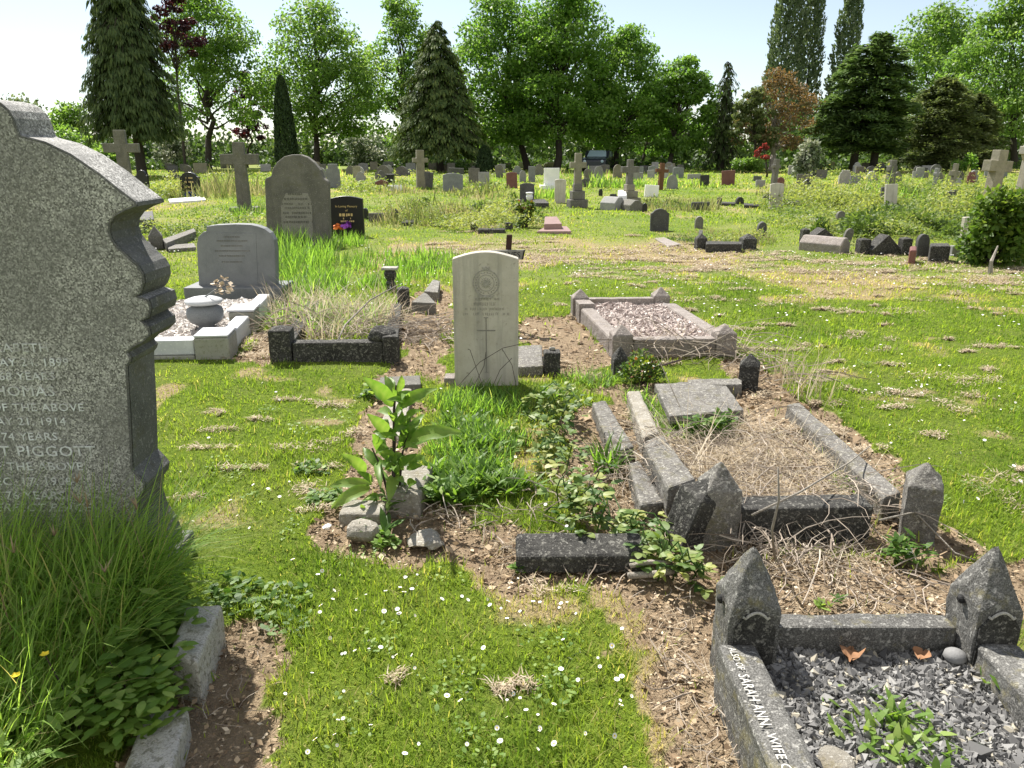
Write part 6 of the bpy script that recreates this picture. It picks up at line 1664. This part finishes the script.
def bush(px, pyb, y, wpx, top, n, L, mat, label, name='bush', cat='bush', zb=0.0, lobes=16, seed=1):
    x = XZ(px, pyb, y)[0]; R = wid(wpx / 2, y, .5); h = zat(top, y)
    rg = np.random.default_rng(seed)
    t = thing(name, (x, y, 0), label, cat)
    c = Cloud()
    for k in range(lobes):
        a = rg.uniform(0, 2 * PI); r = math.sqrt(rg.random()) * .72; zc = rg.uniform(.12, .82)
        rr = 1 - .5 * zc ** 2
        ctr = np.array([x + math.cos(a) * r * R * rr, y + math.sin(a) * r * R * rr * .8, zb + zc * (h - zb)])
        m = n // lobes; u = unit(rg.normal(0, 1, (m, 3)))
        p = ctr + u * (rg.random(m) ** .35)[:, None] * np.array([R * .42, R * .38, (h - zb) * .26])
        p[:, 2] = np.maximum(p[:, 2], .02)
        d = unit(u + rg.normal(0, .6, (m, 3)) + np.array([0, 0, -.2])); nr = unit(rg.normal(0, .5, (m, 3)) + u * .4 + np.array([0, 0, .8]))
        Ls = L * rg.uniform(.6, 1.35, m)
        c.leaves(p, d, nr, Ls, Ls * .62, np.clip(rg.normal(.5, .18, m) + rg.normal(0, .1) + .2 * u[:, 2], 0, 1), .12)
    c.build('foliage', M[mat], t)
    g = [tube([(x + rg.normal(0, R * .1), y, -.05), (x + rg.normal(0, R * .25), y + rg.normal(0, R * .2), h * .4), (x + rg.normal(0, R * .45), y + rg.normal(0, R * .3), h * .75)], [.02, .015, .008], 5) for _ in range(6)]
    for q in g: mk('stem', q, M['bark'], t)
bush(990, 270, 10.2, 84, 190, 5200, .085, 'bushy', 'dense bright green bush in front of the big buff cross', lobes=40, seed=3)
bush(1020, 265, 10.6, 50, 195, 2400, .085, 'bushy', 'bright green bush merging at the edge of view beside the big dense one', lobes=20, seed=4)
bush(525, 226, 15.2, 24, 200, 900, .07, 'spindle', 'small shrub with orange tinged top beside the rose granite grave', lobes=10, seed=5)
one('dead_stump', tube([(*U(990, 274), 0), (*U(989, 274), .15), (*U(993, 272), .32)], [.03, .022, .01], 6), M['palebark'], 'pale bare stem standing before the dense bright green bush', 'stem', 0)
# ------------------------------------------------------------------ trees
def limb_path(a, b, rg, n=5, sag=.06):
    a, b = np.array(a), np.array(b); L = np.linalg.norm(b - a); P = []
    for i in range(n + 1):
        u = i / n; p = a + (b - a) * u
        p = p + rg.normal(0, .03 * L, 3) * (0 < i < n) + np.array([0, 0, math.sin(PI * u) * L * sag])
        P.append(tuple(p))
    return P

def broadleaf(px, D, top, wpx, bottom, label, seed, n=8500, L=.26, mat='lime', trunk_px=None, lean=0, squash=.85, name='broadleaf_tree', clumps=95, shape=.55, r_trunk=None, multi=1, open_=0.0, bark='bark', group=None, gap=.0):
    rg = np.random.default_rng(seed)
    h = zat(top, D); zb = zat(bottom, D); R = wid(wpx / 2, D) * 1.16; xc = XZ(px, (top + bottom) / 2, D)[0]; n = int(n * 2.2); clumps = int(clumps * 1.35)
    xt = XZ(trunk_px, 165, D)[0] if trunk_px else xc
    t = thing(name, (xt, D, 0), label, 'tree', group)
    H_ = h - zb; C = []
    for k in range(clumps):
        for _ in range(40):
            u = rg.uniform(0, 1); prof = (math.sin(PI * (u * .93 + .05) ** shape)) ** .62 if shape else 1
            a = rg.uniform(0, 2 * PI); r = rg.random() ** .42
            p = np.array([xc + math.cos(a) * r * R * prof * .9, D + math.sin(a) * r * R * prof * squash, zb + H_ * (.05 + .92 * u)])
            if all(np.linalg.norm((p - q[0]) / np.array([1, 1, .8])) > (q[1] * .62) for q in C): break
        C.append((p, R * rg.uniform(.15, .255)))
    c = Cloud(); m = n // clumps; L = L * .9
    for p, r in C:
        mm = int(m * rg.uniform(.6, 1.4))
        u = unit(rg.normal(0, 1, (mm, 3)))
        q = p + u * (r * (.35 + .75 * rg.random(mm) ** .6))[:, None] * np.array([1.12, 1.12, .62])
        d = unit(u * .6 + rg.normal(0, .7, (mm, 3)) + np.array([0, 0, -.45])); nr = unit(u * .7 + rg.normal(0, .55, (mm, 3)) + np.array([0, 0, .7]))
        Ls = L * rg.uniform(.55, 1.35, mm)
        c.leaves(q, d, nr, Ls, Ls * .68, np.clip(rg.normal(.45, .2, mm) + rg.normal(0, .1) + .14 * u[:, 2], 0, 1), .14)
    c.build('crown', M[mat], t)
    rt = r_trunk or .016 * h + .06; g = []
    top_t = np.array([xc + lean * 0, D, zb + H_ * .72])
    base = np.array([xt, D, -.2])
    fork = base + (top_t - base) * .3 + np.array([0, 0, 0]); fork[2] = max(zb * .75, h * .17)
    g.append(tube([tuple(base), (xt, D, .25), tuple((base + fork) / 2 + rg.normal(0, .04, 3)), tuple(fork)], [rt * 1.5, rt * 1.1, rt * .95, rt * .85], 9))
    g.append(tube(limb_path(fork, top_t, rg, 6, 0), [rt * .8 * (1 - .13 * i) for i in range(7)], 7))
    order = sorted(C, key=lambda q: rg.random())
    for k in range(min(34, len(order))):
        q = order[k][0]; u = min(.85, max(0, (q[2] - fork[2]) / max(.1, (top_t[2] - fork[2])) * .62)) * rg.uniform(.5, 1)
        a = fork + (top_t - fork) * u
        w = rt * .42 * (1 - .6 * u)
        g.append(tube(limb_path(a, q, rg, 5, .05), [w, w * .8, w * .62, w * .48, w * .33, w * .2], 5))
    mk('trunk', join(*g), M[bark], t, smooth=True)
    return t

def conifer(px, D, top, wpx, bottom, label, seed, n=9000, mat='goldcon', L=.5, W=.12, trunk_bottom=172, power=.85, tiers=26, hang=.6, name='conifer_tree', curve=.35, base_in=.9, irregular=.12):
    """drooping boughs in tiers; sprays hang along each bough"""
    rg = np.random.default_rng(seed)
    h = zat(top, D); zb = zat(bottom, D); R = wid(wpx / 2, D); x = XZ(px, (max(top, 0) + bottom) / 2, D)[0]; n = int(n * 1.5)
    t = thing(name, (x, D, 0), label, 'tree')
    c = Cloud(); g = [tube([(x, D, -.2), (x, D, .3), (x, D, h * .5), (x, D, h * .96)], [.26 + .008 * h, .2 + .008 * h, .14, .03], 8)]
    tot = sum((1 - (i + .5) / tiers) ** power for i in range(tiers))
    for i in range(tiers):
        u = (i + .5) / tiers; z = zb + (h - zb) * u
        rr = R * min(1, (1 - u) ** power * 1.0 + .03) * (base_in if u < .06 else 1)
        nb = max(5, int(7 + 9 * (1 - u)))
        for b in range(nb):
            a = 2 * PI * b / nb + rg.uniform(0, 2 * PI / nb) + i * 1.7; l = rr * rg.uniform(1 - irregular * 2.2, 1 + irregular)
            z_ = z + rg.normal(0, .3 * (h - zb) / tiers)
            m = max(8, int(n * ((1 - u) ** power / tot) / nb))
            s = rg.random(m) ** .6
            drop = curve * l * s ** 1.5 - .10 * l * np.clip(s - .75, 0, 1)
            lat = rg.normal(0, .13, m) * l * (1.15 - s * .6)
            p = np.stack((x + math.cos(a) * l * s - math.sin(a) * lat, D + math.sin(a) * l * s + math.cos(a) * lat, z_ + .16 * l - drop + rg.normal(0, .06, m)), 1)
            d = unit(np.stack((math.cos(a) * .55 + rg.normal(0, .3, m), math.sin(a) * .55 + rg.normal(0, .3, m), -hang - rg.random(m) * hang), 1))
            nr = unit(np.stack((np.full(m, math.cos(a) * .5), np.full(m, math.sin(a) * .5), np.full(m, .9)), 1) + rg.normal(0, .35, (m, 3)))
            Ls = L * rg.uniform(.6, 1.3, m)
            c.leaves(p + d * (Ls * .4)[:, None], d, nr, Ls, W * rg.uniform(.7, 1.4, m), np.clip(rg.normal(.25, .15, m) + .5 * s * rg.random(m) ** .5, 0, 1), .1)
            g.append(tube([(x, D, z_), (x + math.cos(a) * l * .5, D + math.sin(a) * l * .5, z_ + .10 * l), (x + math.cos(a) * l * .85, D + math.sin(a) * l * .85, z_ + .16 * l - curve * l * .72)], [.05, .035, .012], 4))
    c.build('crown', M[mat], t)
    mk('trunk', join(*g), M['bark'], t, smooth=True)
    return t

def column_tree(px, D, top, wpx, bottom, label, seed, n, mat, L=.3, name='columnar_tree', taper=.55, flat=.62, up=.8, lobes=0, wob=.16, fat=.5):
    rg = np.random.default_rng(seed)
    h = zat(top, D); zb = max(0.05, zat(bottom, D)); R = wid(wpx / 2, D); x = XZ(px, (max(top, 0) + bottom) / 2, D)[0]
    t = thing(name, (x, D, 0), label, 'tree')
    c = Cloud()
    u = rg.random(n); a = rg.uniform(0, 2 * PI, n)
    prof = np.clip((1 - u) ** taper, 0, 1) * np.clip((u + .04) * 6, 0, 1) ** .35 if taper < 1 else np.clip(1 - u, 0, 1)
    nz = noise2(a * 2.2, u * h, .9, seed); nz2 = noise2(a * 5, u * h, .45, seed + 1)
    r = R * prof * (1 - wob + 2 * wob * nz) * (.45 + .55 * rg.random(n) ** .35) * (1 - .12 * nz2)
    p = np.stack((x + np.cos(a) * r, D + np.sin(a) * r, zb + (h - zb) * u), 1)
    out = np.stack((np.cos(a), np.sin(a), np.zeros(n)), 1)
    d = unit(out * .35 + np.array([0, 0, up]) + rg.normal(0, .35, (n, 3))); nr = unit(out + rg.normal(0, .5, (n, 3)) + np.array([0, 0, .3]))
    Ls = L * rg.uniform(.6, 1.3, n)
    c.leaves(p, d, nr, Ls, Ls * fat, np.clip(rg.normal(.42, .2, n) + .35 * (nz - .5), 0, 1), .1)
    c.build('crown', M[mat], t)
    g = [tube([(x, D, -.2), (x, D, h * .5), (x, D, h * .93)], [.1 + .01 * h, .08, .02], 7)]
    for k in range(14):
        aa = rg.uniform(0, 6.28); z0 = zb + (h - zb) * rg.uniform(.05, .7)
        g.append(tube([(x, D, z0), (x + math.cos(aa) * R * .35, D + math.sin(aa) * R * .35, z0 + h * .06), (x + math.cos(aa) * R * .5, D + math.sin(aa) * R * .5, z0 + h * .15)], [.05, .03, .01], 5))
    mk('trunk', join(*g), M['bark'], t, smooth=True)
    return t

# from one side of the view to the other
conifer(127, 46, -32, 92, 128, 'tall weeping dark conifer with hanging sprays, behind the stubby armed brown cross', 101, 24000, 'conif', .40, .085, power=.36, tiers=34, hang=.9, curve=.5, irregular=.14)
broadleaf(207, 62, -12, 112, 128, 'open crowned bright green tree with a forked dark trunk next to the weeping conifer', 102, 8000, .27, 'lime2', 208, clumps=85)
broadleaf(174, 57, -10, 44, 58, 'purple leaved tree squeezed between the weeping conifer and open crowned tree', 103, 1500, .24, 'copper', 185, r_trunk=.1, clumps=26)
broadleaf(250, 68, 70, 44, 142, 'thin dark purple tree beside the clipped columnar yew', 104, 1700, .26, 'copper', 247, clumps=30, r_trunk=.12)
column_tree(284, 40, 76, 27, 168, 'clipped dark columnar yew behind the tall round topped headstone', 105, 9000, 'yew', .16, taper=.42, wob=.05)
broadleaf(317, 62, -4, 112, 140, 'full rounded green tree right behind the columnar yew', 106, 10000, .27, 'lime2', 316, clumps=105)
broadleaf(402, 68, -8, 88, 150, 'loose airy green tree half hidden by the golden conifer', 107, 7000, .28, 'lime2', 405, clumps=64)
conifer(438, 55, 22, 108, 150, 'broad conical conifer with golden tipped drooping boughs', 108, 20000, 'goldcon', .30, .10, power=.68, tiers=20, hang=.6, curve=.42, irregular=.10)
broadleaf(503, 61, -10, 118, 146, 'huge lime tree rising just behind the golden conifer', 110, 13000, .27, 'lime', 527, clumps=125)
broadleaf(563, 59, -22, 112, 146, 'huge lime tree with a thick trunk behind the buff stepped cross', 111, 13000, .27, 'lime', 557, clumps=125)
broadleaf(624, 60, 26, 94, 150, 'medium lime tree above the dark parked car', 112, 9500, .26, 'lime', 615, clumps=95)
broadleaf(684, 58, 56, 66, 155, 'smaller lime tree on a leaning trunk beside the spindly conifer', 113, 5600, .26, 'lime', 667, clumps=66, r_trunk=.2)
broadleaf(655, 66, 80, 50, 158, 'low filler tree between the two smaller limes', 127, 2600, .26, 'lime', 640, clumps=34, r_trunk=.15)
conifer(725, 58, 62, 42, 160, 'spindly ragged brown conifer with bare gaps near its top', 114, 3600, 'conif', .34, .08, power=.6, tiers=15, hang=.9, curve=.7, irregular=.35)
broadleaf(779, 55, 68, 72, 150, 'rusty orange tree on a pale dead trunk', 115, 3000, .2, 'rusty', 772, clumps=60, bark='palebark', r_trunk=.22)
broadleaf(754, 54, 88, 44, 152, 'green side tree crowding the rusty orange tree', 116, 2600, .22, 'olive', 757, clumps=30, r_trunk=.1)
broadleaf(763, 44, 144, 14, 158, 'little red leaved shrub beneath the rusty orange tree', 117, 420, .2, 'redleaf', 768, clumps=9, r_trunk=.05, name='maple_shrub')
column_tree(784, 100, -40, 44, 150, 'broad tall poplar towering behind the rusty orange tree', 118, 9000, 'poplar', .5, 'poplar_tree', taper=.3, wob=.28)
column_tree(808, 102, -30, 30, 150, 'narrow poplar touching the broad poplar', 119, 5500, 'poplar', .5, 'poplar_tree', taper=.3, wob=.3)
column_tree(844, 100, -22, 38, 150, 'separate poplar standing behind the dark feathery conifer', 120, 6000, 'poplar', .5, 'poplar_tree', taper=.4, wob=.34)
broadleaf(938, 82, 4, 112, 130, 'pale bright lime tree behind the dark evergreens', 121, 9500, .34, 'lime2', 945, clumps=95)
broadleaf(1010, 70, -14, 118, 150, 'tall bright tree at the edge of view over the big crosses', 122, 10000, .32, 'lime2', 1015, clumps=95)
def cedar(px, D, top, wpx, bottom, label, seed, n, trunks=(0,), mat='cedar', lean=0.12, L=.5, W=.14):
    rg = np.random.default_rng(seed)
    h = zat(top, D); zb = zat(bottom, D); R = wid(wpx / 2, D); x = XZ(px, (top + bottom) / 2, D)[0] - lean * (h - zb) * .5
    t = thing('evergreen_tree', (x, D, 0), label, 'tree'); c = Cloud(); g = []
    xs = [XZ(q, 165, D)[0] for q in trunks] or [x]
    for q in xs: g.append(tube([(q, D, -.2), (q + .1, D, h * .3), (x + (q - x) * .4, D, h * .9)], [.28, .22, .05], 8))
    NB = 230; n = int(n * 2.2)
    for b in range(NB):
        u = rg.random() ** .8; a = rg.uniform(0, 2 * PI)
        prof = (1 - u) ** .42 * (.75 + .25 * min(1, u * 5)); l = R * prof * rg.uniform(.65, 1.05); z = zb + (h - zb) * (.04 + .92 * u)
        m = int(n / NB * (.4 + l / R)); s = rg.random(m) ** .55; lat = rg.normal(0, .16, m) * l * (1.1 - .7 * s)
        zz = z + l * (.18 * s - .26 * s ** 2) + rg.normal(0, .10, m)
        p = np.stack((x + math.cos(a) * l * s - math.sin(a) * lat + lean * (h - zb) * u, D + (math.sin(a) * l * s + math.cos(a) * lat) * .85, zz), 1)
        d = unit(np.stack((math.cos(a) + rg.normal(0, .45, m), math.sin(a) + rg.normal(0, .45, m), rg.normal(-.05, .25, m)), 1)); nr = unit(rg.normal(0, .28, (m, 3)) + np.array([0, 0, 1]))
        Ls = L * rg.uniform(.6, 1.3, m)
        c.leaves(p, d, nr, Ls, W * rg.uniform(.7, 1.3, m), np.clip(rg.normal(.25, .15, m) + .5 * s * rg.random(m) ** .7, 0, 1), .1)
        g.append(tube([(x + lean * (h - zb) * u, D, z), (x + lean * (h - zb) * u + math.cos(a) * l * .7, D + math.sin(a) * l * .6, z + l * .03)], [.05, .012], 4))
    c.build('crown', M[mat], t); mk('trunk', join(*g), M['bark'], t, smooth=True)
cedar(868, 55, 30, 128, 158, 'wide dark feathery evergreen on two trunks with wind swept top', 123, 17000, (853, 873))
cedar(940, 57, 76, 132, 172, 'dense olive dark evergreen mass next to the two trunked one', 124, 13000, (930,), 'olive', 0, .34, .12)
cedar(974, 62, 92, 84, 174, 'low shadowy evergreen in the gap behind the big buff cross', 128, 9000, (980,), 'olive', 0, .34, .12)
column_tree(485, 52, 146, 21, 178, 'small dense dark yew beside the golden conifer', 126, 3500, 'yew', .18, 'yew_bush', taper=.35, wob=.1)
bush(806, 176, 42, 34, 140, 2200, .2, 'silverbush', 'pale flowering shrub below the rusty tree and dark evergreen', lobes=22, seed=31)
bush(745, 176, 52, 40, 158, 1500, .2, 'lime2', 'low round green shrub before the rusty orange tree', lobes=14, seed=32)
bush(965, 160, 50, 26, 150, 900, .2, 'lime', 'low green shrub showing beside the big buff cross', lobes=10, seed=34)
bush(28, 150, 84, 70, 97, 3200, .42, 'poplar', 'grey green willowy tree far behind the granite headstone top', 'willow_tree', 'tree', lobes=30, seed=35)
bush(76, 150, 74, 58, 99, 3200, .36, 'lime2', 'light green rounded tree far off beside the weeping conifer', 'rounded_tree', 'tree', lobes=30, seed=36)
bush(66, 150, 60, 70, 122, 3000, .3, 'lime2', 'bright low bush below the light green rounded tree', lobes=26, seed=37)
bush(105, 155, 52, 50, 146, 1400, .26, 'lime2', 'low bright shrub line at the foot of the weeping conifer', lobes=14, seed=38)
bush(172, 160, 66, 44, 130, 1800, .28, 'silverbush', 'grey green bush between weeping conifer and open crowned tree', lobes=18, seed=39)
bush(365, 165, 74, 54, 132, 2000, .32, 'silverbush', 'hazy pale green bush in the gap beyond the full rounded tree', lobes=18, seed=40)
# far belt of shrubs and trees that closes the view behind the trunks
def belt():
    rg = np.random.default_rng(71); c = Cloud()
    for k in range(190):
        px = -330 + 1700 * k / 190 + rg.uniform(-6, 6); D = rg.uniform(78, 98)
        x = XZ(px, 150, D)[0]; h = rg.uniform(2.4, 4.6) if px < 430 else rg.uniform(4.5, 8.5)
        m = 420; u = unit(rg.normal(0, 1, (m, 3))); u[:, 2] = np.abs(u[:, 2])
        p = u * (rg.random(m) ** .4)[:, None] * np.array([rg.uniform(2.2, 3.6), 2.5, h]) + np.array([x, D, 0])
        c.leaves(p, unit(rg.normal(0, 1, (m, 3))), unit(u + rg.normal(0, .4, (m, 3))), .55 * rg.uniform(.6, 1.3, m), .38, np.clip(rg.normal(.35, .2, m) + rg.normal(0, .15), 0, 1), .1)
    tag(c.build('far_hedgerow', M['hedge']), kind='stuff')
belt()
# understorey beneath the trees, their shade painted into its dark leaf colour
def under():
    rg = np.random.default_rng(72); c = Cloud()
    for k in range(70):
        px = rg.uniform(120, 1040); D = rg.uniform(58, 74); x = XZ(px, 160, D)[0]
        m = 120; u = unit(rg.normal(0, 1, (m, 3))); u[:, 2] = np.abs(u[:, 2])
        p = u * (rg.random(m) ** .4)[:, None] * np.array([rg.uniform(1, 2.2), 1.2, rg.uniform(.5, 1.5)]) + np.array([x, D, 0])
        c.leaves(p, unit(rg.normal(0, 1, (m, 3))), unit(u + rg.normal(0, .4, (m, 3))), .36 * rg.uniform(.6, 1.3, m), .25, np.clip(rg.normal(.35, .2, m), 0, 1), .1)
    tag(c.build('undergrowth', M['hedge']), kind='stuff')
under()
CLOUD = 0.6  # strength of the added cloud fill behind the camera
# ------------------------------------------------------------------ sky, sun, camera
w = bpy.data.worlds.new('World'); SC.world = w; w.use_nodes = True
nt = w.node_tree; bg = nt.nodes['Background']
sky = nt.nodes.new('ShaderNodeTexSky'); sky.sky_type = 'NISHITA'; sky.sun_disc = False
sky.sun_elevation = SUN_EL; sky.sun_rotation = SUN_AZ; sky.air_density = 1.0; sky.dust_density = 0.5; sky.ozone_density = 1.0; sky.altitude = 800
hs_ = nt.nodes.new('ShaderNodeHueSaturation'); hs_.inputs['Saturation'].default_value = .7
nt.links.new(sky.outputs[0], hs_.inputs['Color']); nt.links.new(hs_.outputs[0], bg.inputs['Color']); bg.inputs['Strength'].default_value = .070
# unseen bright cloud banks added behind the camera, to fill shaded stone fronts
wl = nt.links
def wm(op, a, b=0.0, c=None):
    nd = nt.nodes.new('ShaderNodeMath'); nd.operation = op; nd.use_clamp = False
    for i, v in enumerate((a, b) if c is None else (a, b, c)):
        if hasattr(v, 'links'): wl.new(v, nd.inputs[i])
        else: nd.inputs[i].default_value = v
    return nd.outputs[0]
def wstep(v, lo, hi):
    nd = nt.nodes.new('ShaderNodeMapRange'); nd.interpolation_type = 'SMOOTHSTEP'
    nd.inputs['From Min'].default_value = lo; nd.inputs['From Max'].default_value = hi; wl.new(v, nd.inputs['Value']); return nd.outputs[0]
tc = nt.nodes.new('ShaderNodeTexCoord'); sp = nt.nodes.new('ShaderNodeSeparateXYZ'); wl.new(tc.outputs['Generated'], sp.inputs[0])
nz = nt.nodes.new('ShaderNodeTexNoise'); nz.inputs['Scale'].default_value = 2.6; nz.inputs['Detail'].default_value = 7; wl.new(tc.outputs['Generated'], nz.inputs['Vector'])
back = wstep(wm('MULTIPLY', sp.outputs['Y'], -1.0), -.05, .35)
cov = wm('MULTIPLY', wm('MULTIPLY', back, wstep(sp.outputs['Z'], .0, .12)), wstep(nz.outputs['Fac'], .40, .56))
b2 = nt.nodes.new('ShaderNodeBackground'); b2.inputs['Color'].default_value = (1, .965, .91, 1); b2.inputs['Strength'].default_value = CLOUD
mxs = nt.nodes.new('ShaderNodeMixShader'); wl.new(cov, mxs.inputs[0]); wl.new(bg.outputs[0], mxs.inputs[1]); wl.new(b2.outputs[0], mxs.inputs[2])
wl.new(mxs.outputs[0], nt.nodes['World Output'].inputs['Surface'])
ld = bpy.data.lights.new('sun', 'SUN'); ld.energy = 5.0; ld.angle = math.radians(.5); ld.color = (1, .95, .87)
lo = bpy.data.objects.new('sun', ld); COL.objects.link(lo)
s = Vector((math.sin(SUN_AZ) * math.cos(SUN_EL), math.cos(SUN_AZ) * math.cos(SUN_EL), math.sin(SUN_EL)))
lo.rotation_euler = (-s).to_track_quat('-Z', 'Y').to_euler(); lo.location = s * 60
cd = bpy.data.cameras.new('camera'); co = bpy.data.objects.new('camera', cd); COL.objects.link(co)
cd.sensor_width = 36; cd.lens = FOC * 36 / 1024; cd.clip_start = .05; cd.clip_end = 3000
co.location = (0, 0, CAM_H); co.rotation_euler = (PI / 2 - PITCH, 0, 0)
SC.camera = co
vs = SC.view_settings; vs.view_transform = 'Standard'; vs.look = 'None'; vs.exposure = EXPOSURE; vs.gamma = 1; vs.use_curve_mapping = False
SC.render.engine = 'CYCLES'
cy = SC.cycles; cy.use_denoising = True; cy.max_bounces = 8; cy.diffuse_bounces = 3; cy.glossy_bounces = 2; cy.transmission_bounces = 4; cy.transparent_max_bounces = 4
cy.sample_clamp_indirect = 6; cy.caustics_reflective = False; cy.caustics_refractive = False
